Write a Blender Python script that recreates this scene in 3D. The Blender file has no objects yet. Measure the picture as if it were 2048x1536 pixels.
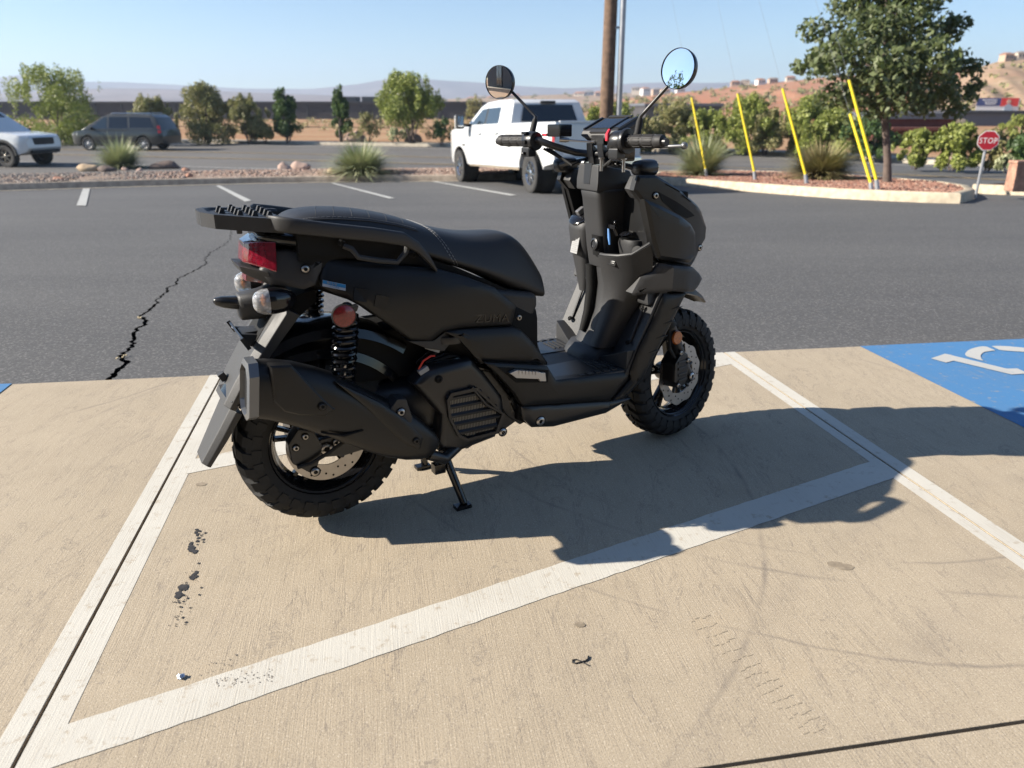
import bpy, bmesh, math, random
import numpy as np
from mathutils import Vector, Matrix
R=math.radians
sc=bpy.context.scene
col=sc.collection
random.seed(7)
# ------------------------------------------------------------------ camera, sky, sun, exposure
CAM_H=1.136; FPX=1496.0; TH=math.atan((768-214)/FPX)
cam=bpy.data.cameras.new('camera'); camo=bpy.data.objects.new('camera',cam); col.objects.link(camo)
camo.location=(0,0,CAM_H); camo.rotation_euler=(math.pi/2-TH,0,0)
cam.sensor_width=36; cam.lens=FPX*36/2048; cam.clip_start=.05; cam.clip_end=20000
cam.dof.use_dof=True; cam.dof.focus_distance=2.15; cam.dof.aperture_fstop=3.7
sc.camera=camo
SUN=Vector((-1.76,-0.15,1.0)).normalized()       # towards the sun
SUN_EL=math.asin(SUN.z); SUN_AZ=math.atan2(SUN.x,SUN.y)
w=bpy.data.worlds.new('World'); sc.world=w; w.use_nodes=True
nt=w.node_tree; bg=nt.nodes['Background']
sky=nt.nodes.new('ShaderNodeTexSky'); sky.sky_type='NISHITA'; sky.sun_disc=False
sky.sun_elevation=SUN_EL; sky.sun_rotation=SUN_AZ; sky.altitude=800; sky.air_density=1.0; sky.dust_density=.15; sky.ozone_density=4.0
nt.links.new(sky.outputs[0],bg.inputs[0]); bg.inputs[1].default_value=.066
sl=bpy.data.lights.new('sun','SUN'); sl.energy=4.9; sl.angle=R(.5); sl.color=(1,.92,.80)
so=bpy.data.objects.new('sun',sl); col.objects.link(so); so.rotation_euler=SUN.to_track_quat('Z','Y').to_euler()
sc.view_settings.view_transform='Standard'; sc.view_settings.look='None'
sc.view_settings.exposure=1.27; sc.view_settings.gamma=1
sc.view_settings.use_curve_mapping=False
cy=sc.cycles; cy.max_bounces=6; cy.diffuse_bounces=3; cy.glossy_bounces=4; cy.transmission_bounces=4; cy.transparent_max_bounces=6; cy.volume_bounces=0
# ------------------------------------------------------------------ helpers
S_,C_=math.sin(TH),math.cos(TH)
def ray(px,py):
    v=py-768
    return Vector((px-1024,FPX*C_-v*S_,-(FPX*S_+v*C_)))
def gp(px,py,z=0.0):
    d=ray(px,py); s=(z-CAM_H)/d.z
    return Vector((d.x*s,d.y*s,z))
EA=Vector((-2.235,3.061)); EB=Vector((2.673,3.744)); ED=(EB-EA).normalized(); EN=Vector((-ED.y,ED.x))
SLOPE=.039; DMAX=24.4
def edge_d(x,y): return (Vector((x,y))-EA).dot(EN)
def gz(x,y): return -SLOPE*min(max(edge_d(x,y),0),DMAX)
def lot(px,py,dz=0.0):
    z=0
    for i in range(60):
        p=gp(px,py,z+dz); z=.5*z+.5*gz(p.x,p.y)
    return Vector((p.x,p.y,z+dz))
def at(px,py,Y):
    d=ray(px,py); s=Y/d.y
    return Vector((d.x*s,Y,CAM_H+d.z*s))
class MB:
    def __init__(s): s.v=[];s.f=[];s.mi=[];s.k=0
    def add(s,vs,fs):
        o=len(s.v); s.v+= [tuple(v) for v in vs]; s.f+=[tuple(i+o for i in f) for f in fs]; s.mi+=[s.k]*len(fs); return s
    def box(s,c,sz,rot=None):
        h=Vector(sz)/2; vs=[]
        for i in range(8):
            p=Vector((h.x*(1 if i&1 else -1),h.y*(1 if i&2 else -1),h.z*(1 if i&4 else -1)))
            if rot is not None: p=rot@p
            vs.append(p+Vector(c))
        return s.add(vs,[(0,2,3,1),(4,5,7,6),(0,1,5,4),(2,6,7,3),(0,4,6,2),(1,3,7,5)])
    def prism(s,pts,y0,y1,axis='y'):
        n=len(pts)
        mp={'y':lambda a,b,c:(a,c,b),'z':lambda a,b,c:(a,b,c),'x':lambda a,b,c:(c,a,b)}[axis]
        vs=[mp(a,b,y0) for a,b in pts]+[mp(a,b,y1) for a,b in pts]
        fs=[tuple(range(n)),tuple(range(2*n-1,n-1,-1))]+[(i,i+n,(i+1)%n+n,(i+1)%n) for i in range(n)]
        return s.add(vs,fs)
    def loft(s,loops,cap=True,closed=True):
        n=len(loops[0]); vs=[p for l in loops for p in l]; fs=[]
        for j in range(len(loops)-1):
            for i in range(n if closed else n-1):
                a=j*n+i;b=j*n+(i+1)%n; fs.append((a,b,b+n,a+n))
        if cap: fs+=[tuple(range(n-1,-1,-1)),tuple(range((len(loops)-1)*n,len(loops)*n))]
        return s.add(vs,fs)
    def tube(s,path,r,n=10,cap=True):
        P=[Vector(p) for p in path]; loops=[]; up=None
        for i,p in enumerate(P):
            t=(P[min(i+1,len(P)-1)]-P[max(i-1,0)]).normalized()
            if up is None:
                up=Vector((0,0,1)) if abs(t.z)<.9 else Vector((1,0,0))
            u=(up-t*up.dot(t)).normalized(); up=u; v=t.cross(u)
            rr=r[i] if isinstance(r,(list,tuple)) else r
            loops.append([p+(u*math.cos(a)+v*math.sin(a))*rr for a in [2*math.pi*k/n for k in range(n)]])
        return s.loft(loops,cap)
    def lathe(s,prof,n,c=(0,0,0),axis=(0,1,0),cap=False,closed=False):
        ax=Vector(axis).normalized(); u=ax.orthogonal().normalized(); v=ax.cross(u); c=Vector(c)
        loops=[[c+ax*h+(u*math.cos(a)+v*math.sin(a))*r for a in [2*math.pi*k/n for k in range(n)]] for r,h in prof]
        if closed: loops.append(loops[0])
        return s.loft(loops,cap)
    def cyl(s,a,b,r,n=12,r2=None):
        return s.tube([a,b],[r,r if r2 is None else r2],n)
    def ell(s,c,r,nu=12,nv=8,rot=None):
        c=Vector(c);loops=[]
        for j in range(nv+1):
            t=math.pi*(j/nv*.996+.002); l=[]
            for i in range(nu):
                a=2*math.pi*i/nu; p=Vector((r[0]*math.sin(t)*math.cos(a),r[1]*math.sin(t)*math.sin(a),r[2]*math.cos(t)))
                l.append(c+(rot@p if rot is not None else p))
            loops.append(l)
        return s.loft(loops)
    def build(s,name,mats,parent=None,bevel=0,seg=2,ang=40,M=None,sub=0,wn=True,flat=False):
        me=bpy.data.meshes.new(name); me.from_pydata(s.v,[],s.f)
        mats=mats if isinstance(mats,(list,tuple)) else [mats]
        for m in mats: me.materials.append(m)
        if len(mats)>1: me.polygons.foreach_set('material_index',s.mi)
        bm=bmesh.new(); bm.from_mesh(me)
        if M is not None: bm.transform(M)
        bmesh.ops.recalc_face_normals(bm,faces=bm.faces)
        if bevel:
            es=[e for e in bm.edges if len(e.link_faces)==2 and e.calc_face_angle(0)>R(28)]
            bmesh.ops.bevel(bm,geom=es,offset=bevel,segments=seg,profile=.6,affect='EDGES',clamp_overlap=True)
        bm.to_mesh(me); bm.free()
        if not flat:
            me.polygons.foreach_set('use_smooth',[True]*len(me.polygons)); me.set_sharp_from_angle(angle=R(ang))
        me.update()
        o=bpy.data.objects.new(name,me); col.objects.link(o); o.parent=parent
        if sub:
            d=o.modifiers.new('sub','SUBSURF'); d.levels=sub; d.render_levels=sub
        elif bevel and wn and not flat:
            d=o.modifiers.new('wn','WEIGHTED_NORMAL'); d.keep_sharp=True
        return o
def tag(o,label=None,cat=None,group=None,kind=None):
    if label: o['label']=label
    if cat: o['category']=cat
    if group: o['group']=group
    if kind: o['kind']=kind
    return o
def empty(name,loc=(0,0,0),rz=0,label=None,cat=None,group=None):
    o=bpy.data.objects.new(name,None); col.objects.link(o); o.location=loc; o.rotation_euler=(0,0,rz); o.empty_display_size=.1
    return tag(o,label,cat,group)
def copy_tree(o,parent=None):
    c=o.copy(); col.objects.link(c); c.parent=parent
    for ch in [q for q in o.children]: copy_tree(ch,c)
    return c
def poly(name,pts,z,mat,parent=None,kind=None):
    m=MB(); m.add([(p[0],p[1],p[2]+z if len(p)>2 else z) for p in pts],[tuple(range(len(pts)))])
    o=m.build(name,mat,parent,flat=True)
    if kind: o['kind']=kind
    return o
def interp(xs):
    X=[a for a,b in xs];Y=[b for a,b in xs]
    return lambda v: float(np.interp(v,X,Y))
# ------------------------------------------------------------------ materials
def nm(name):
    m=bpy.data.materials.new(name); m.use_nodes=True
    n=m.node_tree.nodes; return m,m.node_tree,n['Principled BSDF']
def sock(b,k,v): b.inputs[k].default_value=v
def rgba(c): return (c[0],c[1],c[2],1)
def simple(name,c,rough=.5,metal=0,spec=.5,coat=0,var=0,vs=20,bump=0,bs=200,bd=.002,coord='Object'):
    m,t,b=nm(name); sock(b,'Base Color',rgba(c)); sock(b,'Roughness',rough); sock(b,'Metallic',metal); sock(b,'Specular IOR Level',spec); sock(b,'Coat Weight',coat)
    tc=None
    if var or bump:
        tc=t.nodes.new('ShaderNodeTexCoord')
    if var:
        n=t.nodes.new('ShaderNodeTexNoise'); n.inputs['Scale'].default_value=vs; n.inputs['Detail'].default_value=5; t.links.new(tc.outputs[coord],n.inputs['Vector'])
        r=t.nodes.new('ShaderNodeValToRGB'); r.color_ramp.elements[0].position=.3; r.color_ramp.elements[1].position=.7
        r.color_ramp.elements[0].color=rgba([x*(1-var) for x in c]); r.color_ramp.elements[1].color=rgba([min(1,x*(1+var)) for x in c])
        t.links.new(n.outputs['Fac'],r.inputs[0]); t.links.new(r.outputs[0],b.inputs['Base Color'])
        mr=t.nodes.new('ShaderNodeMapRange'); mr.inputs[3].default_value=max(.02,rough-.08); mr.inputs[4].default_value=min(1,rough+.08)
        t.links.new(n.outputs['Fac'],mr.inputs[0]); t.links.new(mr.outputs[0],b.inputs['Roughness'])
    if bump:
        n=t.nodes.new('ShaderNodeTexNoise'); n.inputs['Scale'].default_value=bs; n.inputs['Detail'].default_value=3; t.links.new(tc.outputs[coord],n.inputs['Vector'])
        bp=t.nodes.new('ShaderNodeBump'); bp.inputs['Strength'].default_value=bump; bp.inputs['Distance'].default_value=bd
        t.links.new(n.outputs['Fac'],bp.inputs['Height']); t.links.new(bp.outputs[0],b.inputs['Normal'])
    return m
class NT:                                     # small node-expression helper
    def __init__(s,t): s.t=t
    def node(s,k,**kw):
        n=s.t.nodes.new(k)
        for a,b in kw.items(): setattr(n,a,b)
        return n
    def put(s,i,v):
        if hasattr(v,'links'): s.t.links.new(v,i)
        else: i.default_value=v
    def math(s,op,*a,clamp=False):
        n=s.node('ShaderNodeMath',operation=op); n.use_clamp=clamp
        for i,v in enumerate(a): s.put(n.inputs[i],v)
        return n.outputs[0]
    def noise(s,vec,scale,detail=4,rough=.5,out='Fac',dist=0):
        n=s.node('ShaderNodeTexNoise'); s.put(n.inputs['Vector'],vec); n.inputs['Scale'].default_value=scale; n.inputs['Detail'].default_value=detail; n.inputs['Roughness'].default_value=rough; n.inputs['Distortion'].default_value=dist
        return n.outputs[out]
    def mapv(s,vec,rot=(0,0,0),scale=(1,1,1),loc=(0,0,0)):
        n=s.node('ShaderNodeMapping'); s.put(n.inputs['Vector'],vec); n.inputs['Rotation'].default_value=rot; n.inputs['Scale'].default_value=scale; n.inputs['Location'].default_value=loc
        return n.outputs[0]
    def ramp(s,f,stops):
        n=s.node('ShaderNodeValToRGB'); e=n.color_ramp.elements
        while len(e)<len(stops): e.new(.5)
        for k,(p,c) in enumerate(stops): e[k].position=p; e[k].color=rgba(c) if not isinstance(c,(int,float)) else (c,c,c,1)
        s.put(n.inputs[0],f); return n.outputs[0]
    def mix(s,f,a,b,mode='MIX'):
        n=s.node('ShaderNodeMix',data_type='RGBA',blend_type=mode); s.put(n.inputs[0],f)
        s.put(n.inputs[6],rgba(a) if isinstance(a,(tuple,list)) else a); s.put(n.inputs[7],rgba(b) if isinstance(b,(tuple,list)) else b); return n.outputs[2]
    def rng(s,v,a,b,c=0,d=1):
        n=s.node('ShaderNodeMapRange'); n.clamp=True; s.put(n.inputs[0],v)
        for i,x in enumerate((a,b,c,d)): n.inputs[i+1].default_value=x
        return n.outputs[0]
    def bump(s,h,st,d,nrm=None):
        n=s.node('ShaderNodeBump'); n.inputs['Strength'].default_value=st; n.inputs['Distance'].default_value=d; s.put(n.inputs['Height'],h)
        if nrm is not None: s.put(n.inputs['Normal'],nrm)
        return n.outputs[0]
    def pos(s): return s.node('ShaderNodeNewGeometry').outputs['Position']
# ------------------------------------------------------------------ ground materials
STALL=math.atan2(.38,2.06)                 # stall direction leans left of +Y
def concrete_mat():
    m,t,b=nm('concrete'); g=NT(t); p=g.pos()
    q=g.mapv(p,rot=(0,0,-STALL))
    big=g.noise(p,1.1,5,.6); mid=g.noise(p,7,6,.65,dist=.4); fine=g.noise(p,300,2,.6)
    broom=g.noise(g.mapv(q,scale=(330,6,1)),1.0,3,.6); broom2=g.noise(g.mapv(q,scale=(90,1.5,1)),1.0,3,.55)
    c=g.mix(g.rng(big,.32,.68),(.430,.360,.265),(.372,.312,.229))
    c=g.mix(g.rng(mid,.48,.75,0,.38),c,(.285,.238,.175))
    c=g.mix(g.rng(g.noise(p,2.3,6,.7,dist=1.2),.58,.72,0,.22),c,(.46,.35,.22))
    c=g.mix(g.rng(broom,.3,.7,0,.26),c,(.27,.215,.15))
    c=g.mix(g.rng(broom2,.45,.7,0,.14),c,(.25,.20,.15))
    c=g.mix(g.rng(fine,.54,.68,0,.75),c,(.19,.16,.125))
    c=g.mix(g.rng(g.noise(p,230,2,.5),.58,.70,0,.7),c,(.56,.49,.39))
    # scuffs left by turning tyres: thin arcs and two faint tread bands
    sx=g.node('ShaderNodeSeparateXYZ'); t.links.new(p,sx.inputs[0]); X,Y=sx.outputs[0],sx.outputs[1]
    nA=g.math('MULTIPLY',g.math('SUBTRACT',g.noise(p,3,3),.5),.06); nB=g.rng(g.noise(p,3.3,4,.6),.42,.66,0,1)
    def arc(cx,cy,r,wd,st,c,s=3.0):
        dx=g.math('SUBTRACT',X,cx); dy=g.math('SUBTRACT',Y,cy)
        d=g.math('SQRT',g.math('ADD',g.math('MULTIPLY',dx,dx),g.math('MULTIPLY',dy,dy)))
        d=g.math('ADD',d,nA)
        k=g.rng(g.math('ABSOLUTE',g.math('SUBTRACT',d,r)),0,wd,1,0)
        k=g.math('MULTIPLY',k,g.math('MULTIPLY',nB,st))
        return g.mix(k,c,(.17,.145,.125))
    for a in ((2.2,.2,2.05,.05,.22),(2.6,.1,2.1,.09,.18),(-.9,2.2,1.65,.012,.8),(1.2,3.2,1.9,.008,.8),(1.3,3.3,1.75,.01,.7),(1.1,2.9,1.2,.008,.6),(.2,2.2,1.9,.02,.5),(-2.6,3.6,1.2,.012,.8)):
        c=arc(*a,c)
    sw=g.noise(g.mapv(p,rot=(0,0,.6),scale=(4,1.0,1)),2.0,5,.7,dist=2.5)
    c=g.mix(g.math('MULTIPLY',g.rng(sw,.545,.56,0,1),g.rng(sw,.575,.56,0,.55)),c,(.17,.145,.125))
    t.links.new(c,b.inputs['Base Color']); sock(b,'Roughness',.88); sock(b,'Specular IOR Level',.25)
    h=g.math('ADD',g.math('MULTIPLY',broom,.6),g.math('MULTIPLY',fine,.5))
    t.links.new(g.bump(h,.55,.0025),b.inputs['Normal']); return m
def paint_mat(name,c,wear,wc=(.36,.30,.225),edge=.5):
    m,t,b=nm(name); g=NT(t); p=g.pos(); q=g.mapv(p,rot=(0,0,-STALL))
    broom=g.noise(g.mapv(q,scale=(300,6,1)),1.0,3,.6); n=g.noise(p,26,7,.72); n2=g.noise(p,3,4,.6); f=g.noise(p,330,2,.6)
    k=g.math('ADD',g.rng(n,wear,wear+.10),g.math('MULTIPLY',g.rng(broom,.5,.8),g.rng(n2,.45,.65)),clamp=True)
    cc=g.mix(g.rng(n2,.35,.65,0,.35),c,[x*.82 for x in c]); cc=g.mix(g.rng(f,.55,.8,0,.25),cc,[x*.6 for x in c])
    cc=g.mix(g.math('MULTIPLY',k,.75),cc,wc)
    t.links.new(cc,b.inputs['Base Color']); sock(b,'Roughness',.75); sock(b,'Specular IOR Level',.3)
    t.links.new(g.bump(g.math('ADD',broom,g.math('MULTIPLY',f,.6)),.4,.002),b.inputs['Normal']); return m
def asphalt_mat(name,c0,c1,tint=(.12,.115,.11),vsc=105):
    m,t,b=nm(name); g=NT(t); p=g.pos()
    v=g.node('ShaderNodeTexVoronoi'); t.links.new(p,v.inputs['Vector']); v.inputs['Scale'].default_value=vsc
    sx=g.node('ShaderNodeSeparateColor'); t.links.new(v.outputs['Color'],sx.inputs[0]); r1,r2=sx.outputs[0],sx.outputs[1]
    big=g.noise(g.mapv(p,scale=(.25,1.0,1)),.8,4,.6); st=g.noise(g.mapv(p,rot=(0,0,.1),scale=(.12,2.2,1)),.9,3,.6); sp=g.noise(p,60,3,.65)
    c=g.mix(g.rng(big,.35,.65),c0,c1); c=g.mix(g.rng(st,.5,.75,0,.28),c,[x*1.25 for x in c1])
    c=g.mix(g.rng(r1,.0,1.0,0,.38),c,[x*.45 for x in c0]); c=g.mix(g.rng(r2,.72,1.0,0,.5),c,(.24,.23,.22)); c=g.mix(g.rng(sp,.5,.75,0,.4),c,tint)
    t.links.new(c,b.inputs['Base Color']); sock(b,'Roughness',.85); sock(b,'Specular IOR Level',.3)
    t.links.new(g.bump(g.math('ADD',r1,g.math('MULTIPLY',sp,.6)),.35,.003),b.inputs['Normal']); return m
def dirt_mat(name,a,bcol,ccol,s=.15):
    m,t,b=nm(name); g=NT(t); p=g.pos()
    c=g.mix(g.rng(g.noise(p,s,6,.65),.35,.65),a,bcol); c=g.mix(g.rng(g.noise(p,s*9,6,.7),.5,.7,0,.8),c,ccol)
    t.links.new(c,b.inputs['Base Color']); sock(b,'Roughness',.95); sock(b,'Specular IOR Level',.1)
    t.links.new(g.bump(g.noise(p,s*30,5,.7),.8,.05),b.inputs['Normal']); return m
CONC=concrete_mat(); PAINT=paint_mat('stripe_paint',(.53,.505,.445),.56); BLUE=paint_mat('blue_paint',(.065,.19,.38),.57,(.24,.25,.25)); WHITE=paint_mat('symbol_paint',(.43,.43,.41),.60,(.20,.26,.36))
LOTW=paint_mat('lot_line_paint',(.42,.42,.40),.55,(.10,.10,.10))
ASPH=asphalt_mat('asphalt',(.080,.080,.081),(.102,.101,.100)); ROADM=asphalt_mat('road_asphalt',(.105,.098,.092),(.14,.132,.122),(.17,.165,.155))
JOINT=simple('joint_filler',(.03,.026,.022),.95,spec=.1); CRACK=simple('crack_dark',(.015,.014,.013),1,spec=.05)
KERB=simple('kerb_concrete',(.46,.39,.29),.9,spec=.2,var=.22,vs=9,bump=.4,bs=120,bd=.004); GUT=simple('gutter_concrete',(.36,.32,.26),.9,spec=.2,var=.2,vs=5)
FIELD=dirt_mat('field_dirt',(.30,.155,.085),(.36,.235,.14),(.36,.29,.17))
MOUNDM=dirt_mat('planter_dirt',(.27,.20,.155),(.34,.265,.21),(.20,.15,.12),1.2); REDM=dirt_mat('island_dirt',(.30,.135,.085),(.36,.19,.125),(.22,.10,.07),1.5)
# ------------------------------------------------------------------ concrete apron: slabs with open joints
apron=empty('concrete_apron'); tag(apron,kind='structure')
sd=Vector((-math.sin(STALL),math.cos(STALL))); fd=Vector((.651,.111)).normalized()
LJ=Vector((-1.111,2.1)); RJ=Vector((1.2095,2.622)); FJ=Vector((.6835,1.0965))
def isect(p,d,q,e):
    den=d.x*e.y-d.y*e.x; w_=q-p; return p+d*((w_.x*e.y-w_.y*e.x)/den)
def slab(pts,z0=-.14):
    m=MB(); m.prism([(p.x,p.y) for p in pts],z0,0,'z'); return m.build('concrete_slab',CONC,apron,bevel=.0025,seg=2)
def quad(l0,l1,b0,b1,gl,gr,gb,gt):
    (lp,ld),(rp,rd)=l0,l1; (bp_,bd),(tp,td)=b0,b1
    nl=Vector((sd.y,-sd.x)); 
    lp=lp+nl*gl; rp=rp-nl*gr; bn=Vector((-bd.y,bd.x)); tn=Vector((-td.y,td.x)); bp_=bp_+bn*gb; tp=tp-tn*gt
    return [isect(lp,ld,bp_,bd),isect(rp,rd,bp_,bd),isect(rp,rd,tp,td),isect(lp,ld,tp,td)]
lines=[(LJ-fd*7.5,sd),(LJ-fd*2.42,sd),(LJ,sd),(RJ,sd),(RJ+fd*2.5,sd),(RJ+fd*7.5,sd)]
rows=[(FJ-sd*7.2,fd),(FJ-sd*2.6,fd),(FJ,fd),(EA,ED)]
for i in range(5):
    for j in range(3):
        slab(quad(lines[i],lines[i+1],rows[j],rows[j+1],(.0032 if i!=3 else .002),(.0032 if i!=2 else .002),.004,.004 if j<2 else .0))
poly('joint_bed',[gp(-3000,760)*1.0 if False else Vector((-12,-9,0)),Vector((12,-9,0)),Vector((12,4.95,0)),Vector((-12,1.65,0))],-.03,JOINT,apron)
# painted stripes: halves either side of each joint
def stripe(name,pix,z,mat,parent): return poly(name,[gp(*q) for q in pix],z,mat,parent)
def gl(px,py): p=gp(px,py); return Vector((p.x,p.y))
def band(p0,p1,l,r):                      # world band along stall direction between two widths
    n=Vector((sd.y,-sd.x)); return [p0+n*l,p0+n*r,p1+n*r,p1+n*l]
Lf=isect(LJ,sd,FJ,fd); Le=isect(LJ,sd,EA,ED); Rf=isect(RJ,sd,FJ,fd); Re=isect(RJ,sd,EA,ED)
def cutb(p,d0,off):                       # edge-parallel corner so the stripe ends flush with the slab edge
    n=Vector((sd.y,-sd.x)); return isect(p+n*off,sd,*d0)
for jp,wl,wr,tops in ((LJ,.052,.062,1),(RJ,.046,.058,1)):
    n=Vector((sd.y,-sd.x))
    for a,b in ((-wl,-.0045),(.0045,wr)):
        q=[isect(jp+n*a,sd,FJ-fd*0-sd*1.2,fd),isect(jp+n*b,sd,FJ-sd*1.2,fd),isect(jp+n*b,sd,EA,ED),isect(jp+n*a,sd,EA,ED)]
        poly('painted_stripe',[Vector((x.x,x.y,0)) for x in q],.0007,PAINT,apron)
# hatch lines between the two stripes
nL=Vector((sd.y,-sd.x))
def hatch(u0,u1,l0,l1,z=.0013):
    a0,a1,b0,b1=[gl(*q) for q in (u0,u1,l0,l1)]; lp=LJ+nL*.056; rp=RJ-nL*.040
    d1=(a1-a0).normalized(); d2=(b1-b0).normalized()
    q=[isect(a0,d1,lp,sd),isect(a0,d1,rp,sd),isect(b0,d2,rp,sd),isect(b0,d2,lp,sd)]
    N=90; m=MB(); rnd=random.Random(5); vs=[]
    for i in range(N+1):
        f=i/N; u=q[0].lerp(q[1],f); l=q[3].lerp(q[2],f); j=lambda:rnd.uniform(-.0018,.0018)
        vs+= [(u.x,u.y+j(),z),(l.x,l.y+j(),z)]
    m.add(vs,[(2*i+1,2*i+3,2*i+2,2*i) for i in range(N)]); m.build('painted_stripe',PAINT,apron,flat=True)
hatch((122,1454),(1742,923),(600,1366),(1789,956)); hatch((392,918),(1426,707),(376,948),(1461,729))
# blue parking panels and the wheelchair symbol
bpn=[gl(1718,692),gl(2045,854)]; bd_=(bpn[1]-bpn[0]).normalized(); b0=isect(bpn[0],bd_,EA,ED)
bl=[b0,b0-sd*1.15,b0-sd*1.15+fd*1.5,b0+ED*1.5]
blue=poly('blue_panel',[Vector((x.x,x.y,0)) for x in (b0,b0+bd_*1.2,b0+bd_*1.2+fd*1.25,isect(b0+bd_*1.2+fd*1.25,sd,EA,ED))],.0015,BLUE,apron)
l0=gl(20,771); poly('blue_panel',[Vector((x.x,x.y,0)) for x in (isect(l0,sd,EA,ED),isect(l0,sd,EA,ED)-ED*1.3,isect(l0,sd,EA,ED)-ED*1.3-sd*1.2,isect(l0,sd,EA,ED)-sd*1.2)],.003,BLUE,apron)
zx=lambda X,Y:(1820+X*.1795,660+Y*.1795)
for q in ([(232,325),(390,272),(1075,440),(1190,437),(1270,470),(1480,560),(1480,600),(1270,495),(1130,505),(485,350),(400,372)],
          [(612,270),(640,238),(680,218),(720,205),(760,196),(800,190),(850,192),(950,235),(870,245),(830,252),(805,265),(788,285),(785,305),(795,330),(820,352),(760,340),(630,302),(614,285)],
          [(905,187),(980,185),(1060,187),(1270,205),(1400,225),(1560,265),(1560,330),(1400,280),(1270,252),(1050,237),(990,228)]):
    poly('wheelchair_symbol',[gp(*zx(*k)) for k in q],.0042,WHITE,blue)
# tar flakes on the slab, foil scrap, twist of black wire
TAR=simple('tar',(.035,.034,.036),.8,spec=.3,var=.3,vs=80)
def flakes(seed,paths):
    rnd=random.Random(seed); m=MB()
    for (x0,y0,x1,y1,sp,n,s0) in paths:
        for k in range(n):
            f=rnd.random(); px=x0+(x1-x0)*f+rnd.gauss(0,sp); py=y0+(y1-y0)*f+rnd.gauss(0,sp*1.2)
            c=gp(px,py); s=s0*rnd.uniform(.25,1.0)**1.5; nv=rnd.randint(6,11); a0=rnd.random()*6
            e=rnd.uniform(1,1.9)
            vs=[(c.x+s*math.cos(a0+6.283*i/nv)*rnd.uniform(.55,1.1),c.y+s*e*math.sin(a0+6.283*i/nv)*rnd.uniform(.55,1.1),.0015+.00001*k) for i in range(nv)]
            m.add(vs,[tuple(range(nv))])
    return m
o=flakes(3,[(394,1060,402,1085,5,10,.006),(382,1088,387,1105,3,16,.011),(388,1085,405,1068,3,14,.006),(392,1145,385,1160,4,14,.008),(372,1165,352,1200,4,34,.008),(395,1150,350,1230,11,40,.0035),(385,1215,350,1250,6,12,.004)]).build('tar_splatter',TAR,apron,flat=True)
o=flakes(4,[(430,1368,550,1350,6,110,.0019),(400,1340,470,1325,8,30,.002)]).build('rubber_scuff',simple('rubber_mark',(.20,.175,.15),.85,spec=.2),apron,flat=True); 
STN=simple('damp_stain',(.25,.205,.15),.8,spec=.3,var=.2,vs=60)
m=MB(); rnd=random.Random(2)
for zi,(cx,cy,rx,ry) in enumerate(((1671,1129,.022,.014),(1689,1134,.024,.015),(402,969,.018,.012),(1160,1250,.012,.01))):
    c=gp(cx,cy); m.add([(c.x+rx*math.cos(a*.314)*rnd.uniform(.9,1.1),c.y+ry*math.sin(a*.314)*rnd.uniform(.9,1.1),.0006+.0003*zi) for a in range(20)],[tuple(range(20))])
m.build('damp_stain',STN,apron,flat=True)
TRD=simple('tyre_print',(.34,.285,.212),.9,spec=.2,var=.15,vs=60)
m=MB(); rnd=random.Random(6)
for k in range(15):
    f=k/14; c=gp(1399+231*f+rnd.uniform(-3,3),1237+223*f); d=(gp(1630,1460)-gp(1399,1237)).normalized(); n=Vector((-d.y,d.x,0))
    for q in (-.024,-.008,.008,.022):
        a=c+n*q+d*rnd.uniform(-.004,.004); L=rnd.uniform(.004,.008); w_=rnd.uniform(.0008,.0016)
        m.add([(a.x+(n*u*L+d*v*w_).x,a.y+(n*u*L+d*v*w_).y,.0008) for u,v in ((-1,-1),(1,-1),(1,1),(-1,1))],[(0,1,2,3)])
m.build('tyre_print',TRD,apron,flat=True)['kind']='stuff'
foil=simple('foil',(.55,.6,.68),.3,metal=.8)
m=MB(); m.ell((0,0,.004),(.007,.006,.005),8,6)
rnd=random.Random(1); m.v=[(x+rnd.uniform(-.003,.003),y+rnd.uniform(-.003,.003),max(.0,z+rnd.uniform(-.002,.002))) for x,y,z in m.v]
o=m.build('foil_scrap',foil,None,flat=True); o.location=gp(363,1356); tag(o,'tiny crumpled silver foil scrap on the concrete above the lower hatch line','scrap')
wm=simple('black_wire_plastic',(.02,.02,.02),.5)
zz=lambda X,Y:gp(600+X*.4467,850+Y*.4467,.002)
m=MB(); m.tube([zz(*q) for q in ((1292,1035),(1290,1048),(1278,1056),(1255,1062),(1232,1067),(1219,1062),(1220,1052),(1236,1049),(1254,1055),(1272,1066),(1293,1077))],[.0022,.0022,.0019,.0017,.0014,.0013,.0013,.0013,.0013,.0012,.0012],6)
tag(m.build('twist_tie',wm,None),'small black twist tie bent in a loop on the bare concrete','wire')
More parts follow.
